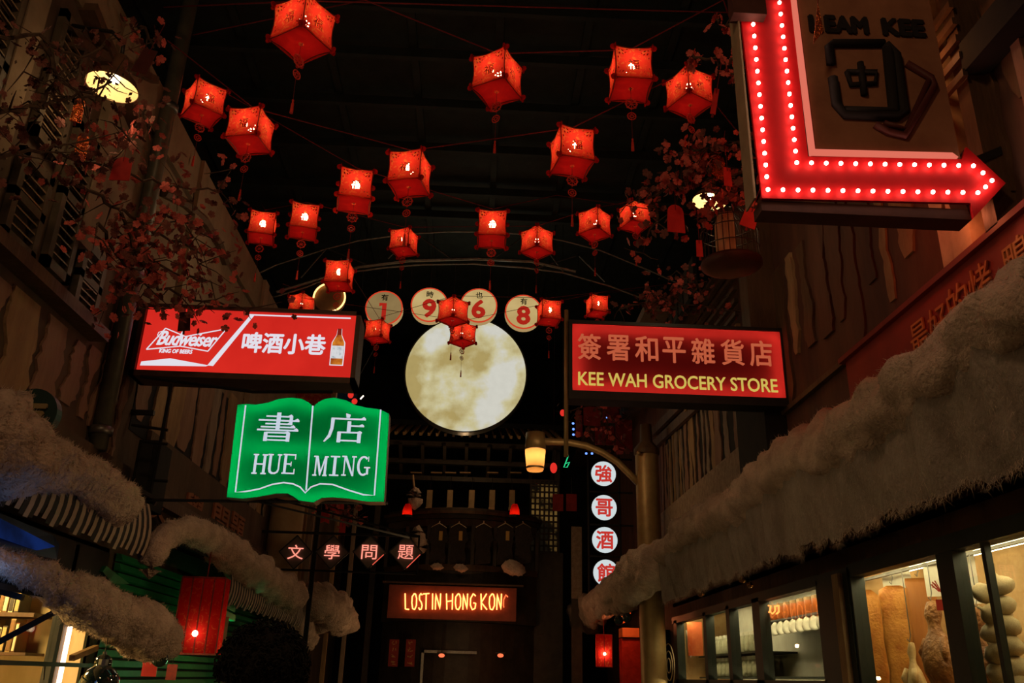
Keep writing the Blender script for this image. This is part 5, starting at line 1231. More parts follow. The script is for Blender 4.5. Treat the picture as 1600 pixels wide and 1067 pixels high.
# ================================================================ BUILDING AT THE END OF THE STREET
XC = -.28
def by(x, k=0.0): return 17.3 + k + .85 * ((x - XC) / 1.55) ** 2
XS = [XC + 1.56 * (-1 + 2 * i / 14) for i in range(15)]
t = thing('balcony_house', (XC, 18, 0), 'dark bow-fronted balcony building closing the street, topped by a curved cornice', 'building')
def bowed(z0, z1, o1, nm, m_, sc_=1.0, dz=0.0):
    P = [(XC + (x - XC) * sc_, by(x) - o1) for x in XS]
    mb = MB(); mb.prism([(x, y, z0) for x, y in P] + [(P[-1][0], 19.2, z0), (P[0][0], 19.2, z0)], (0, 0, z1 - z0)); return mb.build(nm, m_, t)
M['dwood'] = mat('very_dark_wood', (.035, .026, .018), (.06, .045, .03), .5, scale=5, bump=.2)
bowed(4.52, 4.60, .05, 'cornice', M['dwood'], 1.03); bowed(4.60, 4.66, .12, 'cornice', M['wood'], 1.06); bowed(4.66, 4.74, .0, 'cornice', M['dwood'])
bowed(4.38, 4.52, -.02, 'frieze', M['wall_l']); bowed(3.50, 3.62, .03, 'balcony_rail', M['wood'], 1.01); bowed(3.62, 4.38, -.5, 'recess', M['dwood'], .9)
bowed(3.28, 3.5, -.02, 'fascia', M['dwood']); bowed(2.55, 3.28, .0, 'fascia', M['dwood']); bowed(0, 2.55, -.35, 'lower_wall', M['dwood'])
for i in range(0, 15, 2):
    x = XS[i]; MB().box((x - .035, by(x) - .02, 3.6), (x + .035, by(x) + .05, 4.4)).build('post', M['dwood'], t)
# neon words and their board
bz = 2.88
t2 = thing('neon_sign', (-.33, 17.0, 2.5), 'orange-red handwritten neon words on a dark board at the end of the street', 'sign')
MB().box((-1.62, 17.02, 2.56), (.82, 17.08, 3.17)).build('board', mat('dark_red_neon_board', (.28, .07, .045), (.2, .05, .03), .7, scale=4), t2)
MB().box((-1.75, 17.0, 3.2), (.95, 17.2, 3.23)).build('top_ledge', M['wood'], t2)
GL = {'L': [[(0, 1), (.05, .02), (.7, .0)]], 'O': [[(.5, 1), (.12, .8), (.05, .4), (.2, .05), (.55, 0), (.85, .25), (.88, .7), (.7, .95), (.5, 1)]],
      'S': [[(.85, .9), (.5, 1), (.2, .85), (.2, .62), (.6, .45), (.8, .25), (.6, .02), (.2, .0), (.02, .12)]], 'T': [[(0, .97), (1, 1)], [(.5, .98), (.45, 0)]],
      'I': [[(.5, 1), (.45, 0)]], 'N': [[(.02, 0), (.1, 1), (.75, .02), (.85, 1)]], 'H': [[(.05, 1), (.1, 0)], [(.85, 1), (.8, 0)], [(.08, .5), (.82, .55)]],
      'G': [[(.85, .85), (.5, 1), (.12, .7), (.08, .3), (.35, 0), (.75, .08), (.85, .4), (.5, .42)]], 'K': [[(.05, 1), (.1, 0)], [(.85, 1), (.1, .45), (.9, 0)]]}
M['neon_o'] = emit('orange_neon_tube', (1.0, .26, .06), 5.5); M['neon_off'] = emit('half_lit_neon_tube', (.9, .15, .04), 1.6)
words = [('L', 633, 644), ('O', 645, 657), ('S', 659, 668), ('T', 669, 680), ('I', 675, 681), ('N', 679, 690), ('H', 698, 710), ('O', 712, 723), ('N', 724, 733), ('G', 735, 746), ('K', 751, 763), ('O', 765, 776), ('N', 777, 786), ('G', 787, 795)]
words = [('L', 633, 642), ('O', 643, 652), ('S', 654, 661), ('T', 661, 671), ('I', 673, 679), ('N', 680, 690), ('H', 697, 709), ('O', 711, 721), ('N', 723, 732), ('G', 734, 745), ('K', 751, 762), ('O', 764, 774), ('N', 776, 785), ('G', 786, 795)]
for k, (ch, xa, xb) in enumerate(words):
    q = MB(); last = k == len(words) - 1
    for pl in GL[ch]:
        pts = []
        for i in range(len(pl) - 1):
            for j in range(3): pts.append((pl[i][0] + (pl[i + 1][0] - pl[i][0]) * j / 3, pl[i][1] + (pl[i + 1][1] - pl[i][1]) * j / 3))
        pts.append(pl[-1])
        if last: pts = pts[:11]
        q.tube([AY(xa + (xb - xa) * u_, 952 - 25 * v_ + (xa - 633) * .004 + (1.5 if last else 0), 16.97) for u_, v_ in pts], .012, 5)
    q.build('neon_letter', M['neon_o'] if not last else M['neon_off'], t2)
# low light inside the house front
for (px, py, lab) in ((690, 1024, 'tiny red lamp under the neon words, left'), (782, 1024, 'tiny red lamp under the neon words, right')):
    v = AY(px, py, 17.0); tt = thing('small_red_lamp', v, lab, 'lamp'); MB().ball(v, .045, 8, (1.3, 1, .8)).build('glow', emit('dim_red_lamp', (1, .16, .06), 1.4), tt, smooth=True); MB().box((v.x - .09, v.y, v.z + .04), (v.x + .09, v.y + .1, v.z + .055)).build('bracket', M['black'], tt)
    MB().tube([(v.x, v.y + .03, v.z + .05), (v.x, v.y + .1, 2.5)], .006, 4).build('rod', M['black'], tt)
# doorway with posters
MB().box((-.95, 17.36, 0), (-.90, 17.5, 2.02)).box((-.95, 17.36, 1.97), (.1, 17.5, 2.02)).build('door_frame', M['steel'], t)
M['gold'] = mat('dull_gold_print', (.45, .26, .08), None, .6)
for px, lab in ((615, 'left of two small red scrolls with gold marks at the end of the street'), (641, 'right of two small red scrolls with gold marks at the end of the street')):
    v = AY(px, 1020, 17.2); tt = thing('red_scroll', v, lab, 'scroll'); MB().box((v.x - .09, 17.2, v.z - .24), (v.x + .09, 17.215, v.z + .24)).build('sheet', mat('old_red_scroll', (.26, .025, .015), (.2, .02, .012), .7, scale=8), tt)
    q = MB(); r = random.Random(px)
    for k in range(4):
        z = v.z + .18 - k * .12
        for _ in range(4): q.bar((v.x + r.uniform(-.05, .05), 17.195, z + r.uniform(-.035, .035)), (v.x + r.uniform(-.05, .05), 17.195, z + r.uniform(-.035, .035)), .012, .003, up=(0, 1, 0))
    q.build('gold_marks', M['gold'], tt); MB().tube([(v.x, 17.21, v.z + .24), (v.x, 17.21, 2.56)], .004, 4).build('cord', M['black'], tt)
# garments hanging in the balcony
for px, lab in ((686, 'leftmost dark garment with a small orange tag hung in the balcony'), (717, 'second dark garment in the balcony, with a pale yellow tag'), (756, 'third dark garment hung in the balcony'), (790, 'fourth dark garment in the balcony, with a thin yellow tag'), (818, 'rightmost dark garment in the balcony')):
    v = AY(px, 820, 16.95); tt = thing('hanging_garment', v, lab, 'garment', 'garments hung in the balcony')
    pf = [(-.05, .0), (-.14, -.05), (-.20, -.30), (-.15, -.34), (-.13, -.45), (-.16, -.62), (-.14, -.76), (.15, -.72), (.16, -.60), (.13, -.45), (.15, -.34), (.20, -.28), (.14, -.05), (.05, 0)]
    MB().prism([(v.x + a, v.y, v.z + b) for a, b in pf], (0, .08, 0)).build('cloth', mat('dark_worn_cloth', (.022, .018, .015), (.04, .03, .025), .9, scale=6, bump=.5), tt)
    MB().tube([(v.x - .15, v.y + .04, v.z - .05), (v.x, v.y + .04, v.z + .04), (v.x + .15, v.y + .04, v.z - .05)], .012, 5).tube([(v.x, v.y + .04, v.z + .03), (v.x, v.y + .3, v.z + .12)], .008, 4).build('hanger', M['cream'], tt)
    if px in (686, 717, 790): MB().box((v.x - .01 + .02, v.y - .012, v.z - .30), (v.x + .08, v.y - .002, v.z - .12)).build('price_tag', mat('yellow_tag', (.6, .36, .10), None, .7), tt)
# cotton tufts at the balcony
cotton('cotton tuft on the right end of the balcony rail', [AY(a, b, 16.9) for a, b in ((783, 884), (800, 886), (822, 894))], [.12, .15, .10], 31, fibres=400)
cotton('small cotton tuft at the middle of the balcony rail', [AY(a, b, 16.9) for a, b in ((708, 886), (722, 887), (732, 889))], [.08, .08, .06], 32, fibres=200)
cotton('small cotton tuft at the left of the balcony rail', [AY(a, b, 16.9) for a, b in ((672, 884), (684, 885), (694, 887))], [.08, .08, .06], 33, fibres=200)
cotton('pale cotton lump standing on the left of the balcony cornice', [AY(a, b, 17.1) for a, b in ((648, 797), (647, 780), (650, 768), (648, 760))], [.13, .16, .13, .05], 34, fibres=300)
cotton('pale cotton lump behind the last diamond sign', [AY(a, b, 17.1) for a, b in ((655, 820), (650, 835), (662, 852), (655, 866))], [.09, .13, .13, .1], 35, fibres=300)
MB().tube([AY(647, 762, 17.2), AY(645, 742, 17.2)], .025, 6).build('bamboo_stick', M['wood_l'], label='upright bamboo stick rising from the pale cotton lump', cat='stick')
for px, py, lab in ((636, 797, 'small red glass lamp on the left of the balcony cornice'), (804, 797, 'small red glass lamp on the right of the balcony cornice')):
    v = AY(px, py + 8, 17.0); tt = thing('cornice_lamp', v, lab, 'lamp'); MB().lathe(v, [(.10, 0), (.095, .10), (.07, .18), (.05, .22), (0, .23)], 14).build('red_glass', paper('red_glass', (.9, .03, .015), None, trans=.8), tt, smooth=True); MB().ball(v + Vector((0, -.02, .03)), .028, 8).build('bulb', emit('cornice_bulb', (1, .35, .12), 9), tt, smooth=True)
    MB().lathe(v, [(.11, -.05), (.11, 0), (0, 0)], 14).build('base', M['black'], tt)

# roof above it with rafter ends and brackets
RF = thing('pavilion_roof', (-.25, 18.6, 6.4), 'dark pavilion roof under the moon with a row of pale rafter ends', 'roof')
MB().prism([(-2.5, 18.0, 6.62), (2.0, 18.0, 6.62), (1.4, 20.4, 8.4), (-1.9, 20.4, 8.4)], (0, .02, .12)).build('roof_slope', M['blackmatt'], RF); r0_ = None
for k in range(24):
    x = -2.35 + k * .178
    ln_ = MB().bar((x, 17.92, 6.40), (x + (-.25 - x) * .22, 19.2, 7.3), .05, .07).build('rafter', M['strip_b'] if 0 else M['wood_l'] if k < 9 or k > 16 else M['wood'], RF)
for z, y in ((6.30, 18.3), (5.95, 18.5), (5.6, 18.6)): MB().box((-2.3, y, z - .05), (1.8, y + .15, z + .05)).build('beam', M['dwood'], RF)
for k in range(9): MB().bar((-2.2 + k * .48, 18.2, 6.25), (-2.2 + k * .48, 18.9, 5.7), .07).build('bracket', M['dwood'], RF)
for px in (650, 682, 704, 727, 770, 806): v = AY(px, 738, 18.4); MB().box((v.x - .12, 18.4, v.z - .012), (v.x + .12, 18.5, v.z + .012)).build('batten', M['wood_l'], RF)
MB().box((-2.2, 18.7, 4.7), (-2.1, 18.8, 6.4)).box((1.7, 18.7, 4.7), (1.8, 18.8, 6.4)).build('post', M['dwood'], RF) if False else None
for x in (-2.15, 1.75): MB().box((x - .06, 18.7, 0), (x + .06, 18.82, 6.5)).build('post', M['dwood'], RF)
for px, pos in ((671, 'leftmost'), (703, 'second'), (737, 'third'), (769, 'fourth'), (800, 'rightmost')):
    v = AY(px, 780, 18.1); tt = thing('hanging_scroll', v, pos + ' pale bamboo strip blind in the row above the balcony', 'blind', 'strip blinds above the balcony')
    MB().box((v.x - .06, 18.1, v.z - .20), (v.x + .06, 18.11, v.z + .20)).build('sheet', mat('dull_tan_paper', (.30, .20, .10), (.22, .15, .07), .8, scale=9), tt)
    MB().box((v.x - .07, 18.08, v.z - .24), (v.x + .06, 18.13, v.z - .17)).build('roll', M['wood_l'], tt); MB().tube([(v.x, 18.1, v.z + .2), (v.x, 18.4, 5.6)], .006, 4).build('cord', M['black'], tt)
lamp('pavilion_light', (-.3, 17.0, 5.5), 12, (1, .62, .3), .08)
# lattice window right of the pavilion
lt = thing('lattice_window', AY(855, 810, 18.6), 'dark lattice window with warm light behind, left of the round sign column', 'window')
v0, v1 = AY(828, 862, 18.62), AY(872, 752, 18.62)
MB().box((v0.x, 18.66, v0.z), (v1.x, 18.7, v1.z)).build('lit_paper', emit('lit_lattice_paper', S(96, 72, 34), 1, S(14, 10, 5), 2.6, .42, .55), lt)
fr = []
nx_, nz__ = 6, 12
for k in range(nx_ + 1): x = v0.x + (v1.x - v0.x) * k / nx_; MB().box((x - .02, 18.58, v0.z), (x + .02, 18.62, v1.z)).build('lattice_bar', M['dwood'], lt)
for k in range(nz__ + 1): z = v0.z + (v1.z - v0.z) * k / nz__; MB().box((v0.x, 18.57, z - .018), (v1.x, 18.61, z + .018)).build('lattice_bar', M['dwood'], lt)
MB().box((v0.x - .1, 18.5, 0), (v1.x + .1, 18.66, v0.z - .02)).build('lower_panel', M['dwood'], lt)
v0, v1 = AY(893, 935, 17.2), AY(909, 823, 17.2); t = thing('cream_panel', v0, 'narrow tall cream panel left of the round sign column', 'panel')
MB().box((v0.x, 17.2, v0.z), (v1.x, 17.24, v1.z)).build('board', M['board'], t); MB().box((v0.x, 17.2, 0), (v1.x, 17.24, v0.z)).build('dark_post', M['dwood'], t)
# dim red paper scrolls, far right wall
M['red_dim'] = mat('old_red_paper', (.34, .03, .025), (.22, .02, .015), .8, scale=6)
r = random.Random(21)
wh = ['beside the pale rod', 'under the grocery sign', 'above the lamp arm', 'beside the street lamp cap', 'right of the green neon mark', 'near the first round sign']
for k, (px, py, w_, h_, Y) in enumerate(((905, 665, 10, 34, 15.2), (925, 650, 26, 30, 15.4), (957, 640, 30, 42, 15.1), (975, 680, 26, 50, 15.3), (872, 785, 16, 26, 17.5), (893, 785, 16, 26, 17.5), (945, 680, 30, 30, 15.6))):
    v = AY(px, py, Y); s_ = (v - O).length / FOC; lb = ['small dim red paper beside the pale rod under the grocery sign', 'dim red paper square just under the left end of the grocery sign', 'widest dim red paper under the grocery sign, above the lamp arm', 'long dim red paper beside the street lamp cap', 'left of two dim red papers near the lattice window', 'right of two dim red papers near the lattice window', 'dim red paper just above the curve of the lamp arm'][k]
    tt = thing('red_paper', v, lb, 'paper', 'dim red papers at the far right'); MB().box((v.x - w_ * s_ / 2, Y, v.z - h_ * s_ / 2), (v.x + w_ * s_ / 2, Y + .02, v.z + h_ * s_ / 2)).build('sheet', M['red_dim'], tt); MB().tube([(v.x, Y + .01, v.z + h_ * s_ / 2), (v.x, Y + .01, 9.5 if Y < 17 else v.z + h_ * s_ / 2 + .35)], .004, 4).build('cord', M['black'], tt)
led = emit('blue_led_dot', (.12, .25, 1.0), 2.2)
ll = ['topmost blue light dot under the grocery sign', 'second blue light dot in the upright row', 'third blue light dot in the upright row', 'single blue light dot farther right under the grocery sign', 'left blue light dot under the lamp arm', 'right blue light dot under the lamp arm']
for (px, py), lb in zip(((895.5, 661.5), (896, 670.5), (896, 679), (947, 653), (916, 708.5), (925, 708.5)), ll):
    v = AY(px, py, 14.9); tag(MB().ball(v, .022, 8).build('light_dot', led, smooth=True), lb, 'light', 'blue fairy lights')
t = thing('green_neon_mark', AY(885, 722, 15), 'small green neon squiggle left of the lamp arm', 'sign'); q = MB()
for pts in ([(888, 712), (881, 730), (886, 730), (890, 722), (884, 724)],): q.tube([AY(a, b, 15) for a, b in pts], .010, 5)
q.build('tube', emit('green_neon', (.03, .75, .28), .9), t)
for (px, py, w_, h_, lb) in ((865, 731, .06, .09, 'small glowing red bulb lantern right of the amber lamp'), (879, 645, .045, .06, 'tiny red bulb lantern below the grocery sign left edge'), (548, 617, .05, .06, 'upper tiny red ball beside the green book sign'), (554, 627, .05, .05, 'lower tiny red ball beside the green book sign')):
    v = AY(px, py, 14.0); tt = thing('bulb_lantern', v, lb, 'lantern'); MB().ball(v, w_, 10, (1, 1, h_ / w_)).build('body', emit('small_red_lantern', (.75, .03, .02), 1.0), tt, smooth=True); MB().tube([v, (v.x, v.y, 9.5)], .004, 4).build('cord', M['black'], tt)
v = AY(565, 621, 14); tag(MB().bar(v + Vector((-.02, 0, -.03)), v + Vector((.03, 0, .035)), .02).build('light_stick', emit('small_white_light', (1, .85, .7), 2), None), 'tiny slanting white light right of the red balls by the book sign', 'light')
# red things and posts seen below the book sign
r = random.Random(8)
for k, (px, Y) in enumerate(((436, 14.5), (447, 14.6), (458, 14.7), (468, 14.8), (480, 14.9), (520, 15.5), (548, 16.0))):
    v0 = AY(px, 880, Y); v1 = AY(px, 785, Y); o = MB().box((v0.x - .035, Y, 0), (v0.x + .035, Y + .05, v1.z)).build('wall_batten', M['strip_b'] if k % 2 else M['strip_c'], None); tag(o, ['first', 'second', 'third', 'fourth', 'fifth', 'sixth', 'last'][k] + ' upright pale batten from the left behind the diamond signs', 'batten', 'battens behind the diamond signs')
for k, (px, py, w_, h_, lb) in enumerate(((435, 800, 12, 30, 'short red ribbon behind the first diamond sign'), (508, 800, 12, 34, 'red ribbon between the book sign and the second diamond sign'), (535, 824, 8, 24, 'thin red ribbon over the second diamond sign'), (520, 790, 30, 18, 'red bow right under the lower edge of the book sign'))):
    v = AY(px, py, 14.2); s_ = (v - O).length / FOC; tt = thing('red_ribbon', v, lb, 'ribbon'); MB().prism([(v.x - w_ * s_ / 2, 14.2, v.z + h_ * s_ / 2), (v.x + w_ * s_ / 2, 14.2, v.z + h_ * s_ / 2), (v.x + w_ * s_ * .6, 14.2, v.z - h_ * s_ / 2), (v.x, 14.2, v.z - h_ * s_ * .4), (v.x - w_ * s_ * .6, 14.2, v.z - h_ * s_ / 2)], (0, .02, 0)).build('cloth', mat('bright_red_ribbon', (.60, .03, .02), None, .6), tt)
    MB().tube([v, (v.x, v.y, 9.5)], .004, 4).build('cord', M['black'], tt)

# ================================================================ BLOSSOM BRANCHES
def flower_mesh(n=5):
    mb = MB()
    for k in range(n):
        a = 2 * PI * k / n; c_, s_ = math.cos(a), math.sin(a); P = lambda x, y, z: (c_ * x - s_ * y, s_ * x + c_ * y, z)
        mb.add([P(0, 0, 0), P(.42, -.36, .12), P(.90, -.42, .32), P(1.08, .02, .25), P(.88, .46, .34), P(.42, .38, .1)], [(0, 1, 2, 3), (0, 3, 4, 5)])
    mb.ball((0, 0, .08), .14, 5); return mb
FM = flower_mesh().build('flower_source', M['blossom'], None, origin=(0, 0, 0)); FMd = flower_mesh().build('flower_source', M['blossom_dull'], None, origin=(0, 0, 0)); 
lf = MB().add([(0, 0, 0), (.5, -.3, .1), (1.1, 0, 0), (.5, .3, .1)], [(0, 1, 2), (0, 2, 3)])
LFm = lf.build('leaf_source', M['leaf'], None, origin=(0, 0, 0))
flower_data = {'pink': FM.data, 'dull': FMd.data, 'leaf': LFm.data}
for o in (FM, FMd, LFm): bpy.data.objects.remove(o)
def branch(label, lines, n, spread, size, seed, kinds=('pink',), single=True, name='blossom_branch', ntw=20):
    r = random.Random(seed); P0 = AY(*lines[0][0]); t = thing(name, P0, label, 'branch'); tw = MB(); pts = []
    for ln_ in lines:
        W_ = [AY(*q) for q in ln_]; F_ = []
        for i in range(len(W_) - 1):
            for j in range(5):
                p = W_[i].lerp(W_[i + 1], j / 5); F_.append(p + Vector((r.uniform(-1, 1), r.uniform(-1, 1), r.uniform(-1, 1))) * .02)
        F_.append(W_[-1]); tw.tube(F_, [.014 * (1 - .6 * i / len(F_)) for i in range(len(F_))], 5); pts += F_
    for _ in range(ntw):
        a = r.choice(pts); d = Vector((r.uniform(-1, 1), r.uniform(-1, 1), r.uniform(-1, .6))).normalized() * spread * r.uniform(.7, 1.4); m_ = a + d * .5 + Vector((0, 0, r.uniform(-.03, .03)))
        tw.tube([a, m_, a + d], [.006, .004, .002], 4); pts += [m_, a + d]
    tw.build('branch', M['twig'], t)
    big = MB()
    for k in range(n):
        p = r.choice(pts) + Vector((r.gauss(0, 1), r.gauss(0, .6), r.gauss(0, 1))) * spread * .38; kd = r.choice(kinds); s_ = size * r.uniform(.6, 1.1) * .88
        rot = mathutils.Euler((r.uniform(-PI, PI), r.uniform(-PI, PI), r.uniform(-PI, PI)))
        if single:
            o = link(bpy.data.objects.new('blossom' if kd != 'leaf' else 'leaf', flower_data[kd])); o.parent = t; o.location = p - P0; o.rotation_euler = rot; o.scale = (s_,) * 3
    return t
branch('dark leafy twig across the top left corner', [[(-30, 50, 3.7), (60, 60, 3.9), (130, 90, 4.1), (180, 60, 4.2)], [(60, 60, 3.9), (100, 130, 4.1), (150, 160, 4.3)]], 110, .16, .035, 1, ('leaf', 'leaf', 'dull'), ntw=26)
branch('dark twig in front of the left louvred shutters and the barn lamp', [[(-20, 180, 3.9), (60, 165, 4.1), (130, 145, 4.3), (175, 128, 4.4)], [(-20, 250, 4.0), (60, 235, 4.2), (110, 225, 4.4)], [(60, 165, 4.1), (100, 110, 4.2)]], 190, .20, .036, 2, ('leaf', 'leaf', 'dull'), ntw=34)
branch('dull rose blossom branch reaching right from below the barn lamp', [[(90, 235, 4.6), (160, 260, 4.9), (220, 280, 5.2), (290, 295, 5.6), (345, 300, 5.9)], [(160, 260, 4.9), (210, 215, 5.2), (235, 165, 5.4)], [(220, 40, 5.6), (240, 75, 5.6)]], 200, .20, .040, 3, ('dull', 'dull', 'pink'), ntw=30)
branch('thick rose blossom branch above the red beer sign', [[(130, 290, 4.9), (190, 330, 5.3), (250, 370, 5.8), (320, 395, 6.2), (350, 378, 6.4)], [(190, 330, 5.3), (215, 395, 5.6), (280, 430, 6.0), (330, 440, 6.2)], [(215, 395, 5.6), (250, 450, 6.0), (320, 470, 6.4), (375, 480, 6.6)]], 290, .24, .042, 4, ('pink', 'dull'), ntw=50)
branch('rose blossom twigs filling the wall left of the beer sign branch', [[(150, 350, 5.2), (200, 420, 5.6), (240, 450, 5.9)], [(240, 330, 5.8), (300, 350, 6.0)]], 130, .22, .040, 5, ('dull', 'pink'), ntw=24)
branch('bright red blossom twigs touching the marquee arrow at the top', [[(1165, 70, 4.3), (1140, 45, 4.3), (1118, 30, 4.3)], [(1165, 90, 4.3), (1130, 95, 4.4), (1090, 95, 4.5), (1078, 90, 4.6)], [(1160, 105, 4.3), (1140, 115, 4.4)]], 46, .09, .040, 6, ('pink',), ntw=10)
branch('dense red blossom branch left of the marquee arrow', [[(1185, 215, 5.0), (1130, 225, 5.1), (1095, 235, 5.2), (1040, 240, 5.4)], [(1180, 270, 5.2), (1120, 275, 5.3), (1070, 285, 5.5), (1015, 310, 5.7)], [(1120, 275, 5.3), (1100, 230, 5.3)], [(1015, 310, 5.7), (1028, 340, 5.8), (1012, 370, 5.9)]], 290, .17, .040, 7, ('pink', 'pink', 'dull'), ntw=46)
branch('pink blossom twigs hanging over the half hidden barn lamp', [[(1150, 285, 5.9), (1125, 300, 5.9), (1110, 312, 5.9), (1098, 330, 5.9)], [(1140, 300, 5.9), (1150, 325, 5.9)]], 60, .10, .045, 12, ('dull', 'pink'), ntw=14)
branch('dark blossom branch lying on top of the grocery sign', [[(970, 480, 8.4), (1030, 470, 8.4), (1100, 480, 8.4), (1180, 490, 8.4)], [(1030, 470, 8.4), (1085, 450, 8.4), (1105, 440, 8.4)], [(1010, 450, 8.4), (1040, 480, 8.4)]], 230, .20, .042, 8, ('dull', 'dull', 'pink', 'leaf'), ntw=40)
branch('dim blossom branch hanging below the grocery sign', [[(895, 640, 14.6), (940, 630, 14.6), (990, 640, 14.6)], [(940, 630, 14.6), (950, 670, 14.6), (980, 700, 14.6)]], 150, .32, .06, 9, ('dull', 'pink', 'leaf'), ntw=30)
branch('dim blossom twigs between the beer sign and the book sign', [[(335, 600, 12.6), (380, 606, 12.6), (440, 600, 12.6)], [(380, 606, 12.6), (340, 640, 12.6)]], 90, .26, .055, 10, ('dull', 'pink'), ntw=20)
branch('red blossom twigs below the right corner of the book sign', [[(510, 790, 14.0), (545, 800, 14.0), (580, 820, 14.0)], [(545, 800, 14.0), (560, 785, 14.0)]], 70, .22, .05, 11, ('pink', 'dull'), ntw=16)

# ================================================================ RED TAGS AND CHARMS
def tagplate(label, px, py, Y, w_, h_, rz=0.0, rx=0.0, ry=0.0, m_='tag', arch_=True, name='paper_tag', cord_=.25):
    v = AY(px, py, Y); s_ = (v - O).length / FOC; w2 = w_ * s_ / 2; h2 = h_ * s_ / 2; t = thing(name, v, label, 'tag')
    pf = [(-w2, -h2), (w2, -h2), (w2 * .9, h2 - w2 * .9)] + ([(w2 * .9 * math.cos(a), h2 - w2 * .9 + w2 * .9 * math.sin(a)) for a in [PI * k / 6 for k in range(1, 6)]] if arch_ else [(w2 * .9, h2), (-w2 * .9, h2)]) + [(-w2 * .9, h2 - w2 * .9)]
    MB().prism([(v.x + a, v.y, v.z + b) for a, b in pf], (0, .006, 0)).build('plate', M[m_], t)
    MB().tube([(v.x, v.y - .002, v.z + h2 * .6), (v.x, v.y, v.z + h2 + cord_)], .0025, 4).build('cord', M['cord'], t); MB().box((v.x - .008, v.y, v.z - h2 - .03), (v.x + .008, v.y + .004, v.z - h2)).build('tassel', M['cord'], t)
    t.rotation_euler = (rx, ry, rz); return t
tagplate('bright red arched paper tag hanging left of the birdcage', 1056, 341, 5.6, 28, 48, rz=.1)
tagplate('shiny curled red tag among the blossoms above the birdcage', 1124, 260, 5.2, 22, 42, rz=.5, ry=.25, m_='foil')
tagplate('small red tag right of the shiny curled one', 1137, 276, 5.1, 13, 32, rz=.2, arch_=False)
tagplate('tilted red tag with dark marks just below the marquee arrow side', 1172, 340, 5.0, 24, 34, ry=.35, arch_=False)
tagplate('small dark red tag low beside the left of the birdcage', 1093, 388, 5.6, 10, 28, arch_=False)
tagplate('narrow red slip beside the corner-front lantern', 1117, 158, 4.7, 8, 46, ry=.2, arch_=False)
tagplate('red square tag in the blossoms right of the lower left branch', 190, 263, 4.8, 28, 38, arch_=True)
tagplate('dark tag hanging in front of the beer sign', 288, 502, 6.4, 18, 30, ry=-.1, m_='sign_maroon', arch_=False)
tagplate('dark brown paper tag near the drain pipe at the top left', 226, 95, 5.2, 22, 40, ry=.25, m_='sign_maroon', arch_=False)
tagplate('upper shiny orange-red foil charm left of the barn lamp', 122, 172, 4.7, 14, 38, rz=.4, m_='foil')
tagplate('lower shiny red foil charm under the first foil charm', 128, 228, 4.7, 16, 40, rz=.6, m_='foil')
t = thing('pennant', AY(1277, 40, 3.8), 'thin twisted foil strip hanging in front of the marquee lettering', 'ribbon')
MB().prism([AY(1278, 5, 3.8), AY(1287, 48, 3.8), AY(1271, 68, 3.8)], (.0, .004, 0)).build('foil', M['foil'], t); MB().tube([AY(1278, 5, 3.8), AY(1278, -30, 3.8)], .003, 4).build('cord', M['cord'], t)

# ================================================================ BIRDCAGE
c = AY(1143, 412, 6.2); t = thing('birdcage', c, 'domed wire birdcage hanging below the blossoms, left of the marquee arrow', 'birdcage'); rc = .235
M['cage'] = mat('dark_bamboo_wire', (.05, .03, .02), (.08, .05, .03), .6, scale=9)
hh_ = .42; dome = []
src = MB().tube([(c.x + rc, c.y, c.z), (c.x + rc * 1.0, c.y, c.z + hh_ * .65), (c.x + rc * .92, c.y, c.z + hh_ * .85), (c.x + rc * .68, c.y, c.z + hh_ * 1.05), (c.x + rc * .3, c.y, c.z + hh_ * 1.18), (c.x, c.y, c.z + hh_ * 1.22)], .0035, 4).build('wire', M['cage'], t)
for k in range(1, 30): share(src, 'wire', t, (0, 0, 0), (0, 0, 2 * PI * k / 30))
for z, k in ((.12, 1), (.27, 1), (.36, .92)): MB().tube([(c.x + rc * k * math.cos(a), c.y + rc * k * math.sin(a), c.z + z) for a in [2 * PI * j / 24 for j in range(24)]], .005, 4, closed=True).build('hoop', M['cage'], t)
MB().lathe(c, [(0, -.05), (rc * .8, -.045), (rc * 1.05, -.02), (rc * 1.05, .01), (rc, .015), (0, .0)], 28).build('base_tray', mat('dark_red_tray', (.08, .03, .022), None, .5), t, smooth=True)
MB().tube([(c.x, c.y, c.z + hh_ * 1.2), (c.x, c.y, c.z + hh_ * 1.22 + .08), (c.x + .3, c.y + .1, c.z + 1.2)], .005, 5).build('hook', M['black'], t)
M['cage_cloth'] = mat('cream_pleated_cloth', (.9, .72, .45), (.55, .38, .18), .8, scale=4, stretch=(30, 30, .5))
MB().lathe(c, [(rc * .80, .03), (rc * .80, hh_ * .65), (rc * .6, hh_ * .98)], 18, a0=math.radians(215), a1=math.radians(268)).build('cloth_liner', M['cage_cloth'], t, smooth=True)

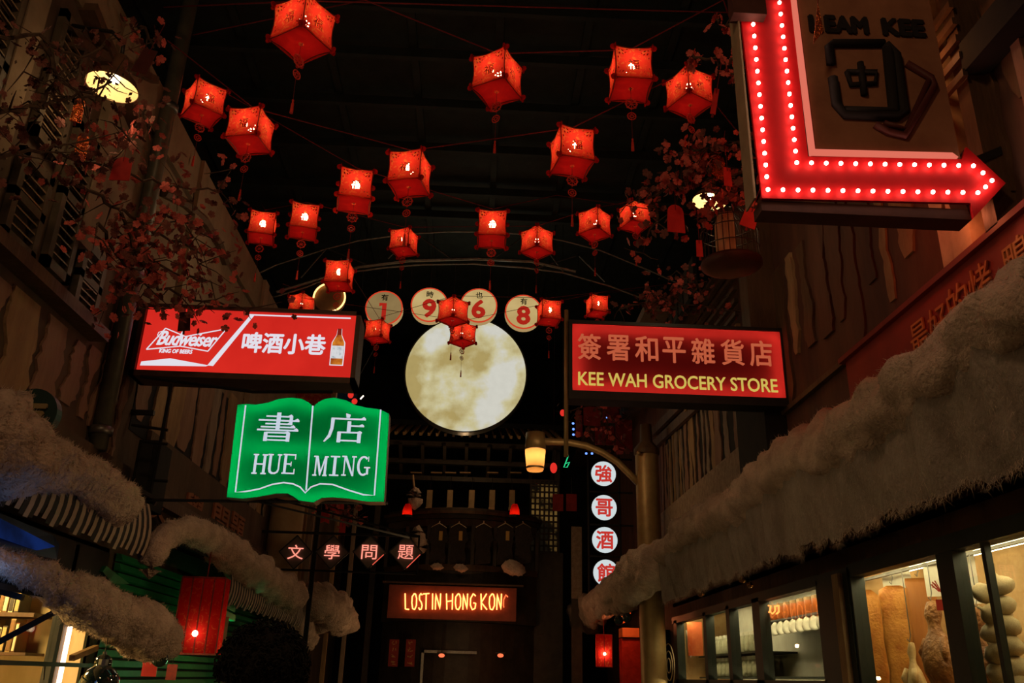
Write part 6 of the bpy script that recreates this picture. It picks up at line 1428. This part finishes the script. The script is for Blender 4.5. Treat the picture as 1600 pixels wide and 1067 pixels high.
# ================================================================ PERSON IN THE STREET
pc = AY(412, 1030, 2.9); X0, Y0 = pc.x, 2.9
pr_ = thing('person', (X0, Y0, 0), 'person with bushy dark curly hair seen from behind at the bottom edge, dark clothes', 'person')
def skin(name, verts, edges, radii, m_, parent, org):
    me = bpy.data.meshes.new(name); me.from_pydata([tuple(Vector(v) - Vector(org)) for v in verts], edges, []); o = link(bpy.data.objects.new(name, me)); o.parent = parent
    md_ = o.modifiers.new('s', 'SKIN'); md_.use_smooth_shade = True; sk = me.skin_vertices[0].data
    for s_, r_ in zip(sk, radii): s_.radius = (r_, r_) if not hasattr(r_, '__len__') else r_
    sk[0].use_root = True; o.modifiers.new('u', 'SUBSURF').levels = 2; o.modifiers['u'].render_levels = 2
    me.materials.append(m_); return o
V = [(0, 0, .92), (0, 0, 1.12), (0, 0, 1.32), (0, 0, 1.40), (0, .01, 1.48), (0, 0, 1.56), (0, -.0, 1.62),
     (.17, 0, 1.36), (.22, .01, 1.10), (.22, .10, .88), (.22, .16, .82), (-.17, 0, 1.36), (-.22, .01, 1.10), (-.22, .10, .88), (-.22, .16, .82),
     (.09, 0, .86), (.10, .02, .48), (.10, -.02, .09), (.10, .14, .04), (-.09, 0, .86), (-.10, .04, .48), (-.10, 0, .09), (-.10, .16, .04)]
V = [(X0 + x, Y0 + y, z) for x, y, z in V]
Ed = [(0, 1), (1, 2), (2, 3), (3, 4), (4, 5), (5, 6), (2, 7), (7, 8), (8, 9), (9, 10), (2, 11), (11, 12), (12, 13), (13, 14), (0, 15), (15, 16), (16, 17), (17, 18), (0, 19), (19, 20), (20, 21), (21, 22)]
Rd = [(.15, .11), (.14, .10), (.17, .11), (.08, .07), .055, .085, .08, .065, .05, .04, .035, .065, .05, .04, .035, .085, .06, .045, .04, .085, .06, .045, .04]
skin('body', V, Ed, Rd, mat('dark_jacket', (.02, .02, .024), (.03, .03, .03), .8, scale=8), pr_, (X0, Y0, 0))
SK = mat('skin', (.42, .25, .17), None, .6)
for s_ in (-1, 1):
    hx = X0 + s_ * .22
    for k in range(4):
        a = (k - 1.5) * .018; L_ = (.075, .085, .08, .065)[k]
        skin('finger', [(hx + a, Y0 + .17, .80), (hx + a, Y0 + .20, .80 - L_ * .5), (hx + a, Y0 + .195, .80 - L_)], [(0, 1), (1, 2)], [.009, .008, .007], SK, pr_, (X0, Y0, 0))
    skin('thumb', [(hx - s_ * .02, Y0 + .16, .83), (hx - s_ * .045, Y0 + .19, .80), (hx - s_ * .045, Y0 + .20, .77)], [(0, 1), (1, 2)], [.011, .010, .008], SK, pr_, (X0, Y0, 0))
MB().ball((X0, Y0 + .03, 1.56), .095, 16, (.82, .95, 1.15)).build('head', SK, pr_, smooth=True)
hm = MB(); hm.ball((X0, Y0, 1.565), .128, 20, (1.0, .95, .95)); r = random.Random(2)
hair = hm.build('hair', mat('black_curly_hair', (.007, .006, .006), (.014, .011, .01), .85, scale=30, bump=.6), pr_, smooth=True)
cu_ = MB()
for _ in range(420):
    th = r.uniform(0, 2 * PI); u_ = r.uniform(-.35, 1); s_ = math.sqrt(1 - u_ * u_); d = Vector((s_ * math.cos(th), s_ * math.sin(th), u_)); b = Vector((X0, Y0, 1.565)) + Vector((d.x * .122, d.y * .116, d.z * .118))
    x = d.orthogonal().normalized(); y = d.cross(x); rr_ = r.uniform(.007, .013); ph = r.uniform(0, 6)
    cu_.tube([b + d * (.026 * k / 5) + (x * math.cos(ph + k * 1.3) + y * math.sin(ph + k * 1.3)) * rr_ for k in range(6)], .0028, 3)
cu_.build('curls', M['blackmatt'], hair, kind='stuff')
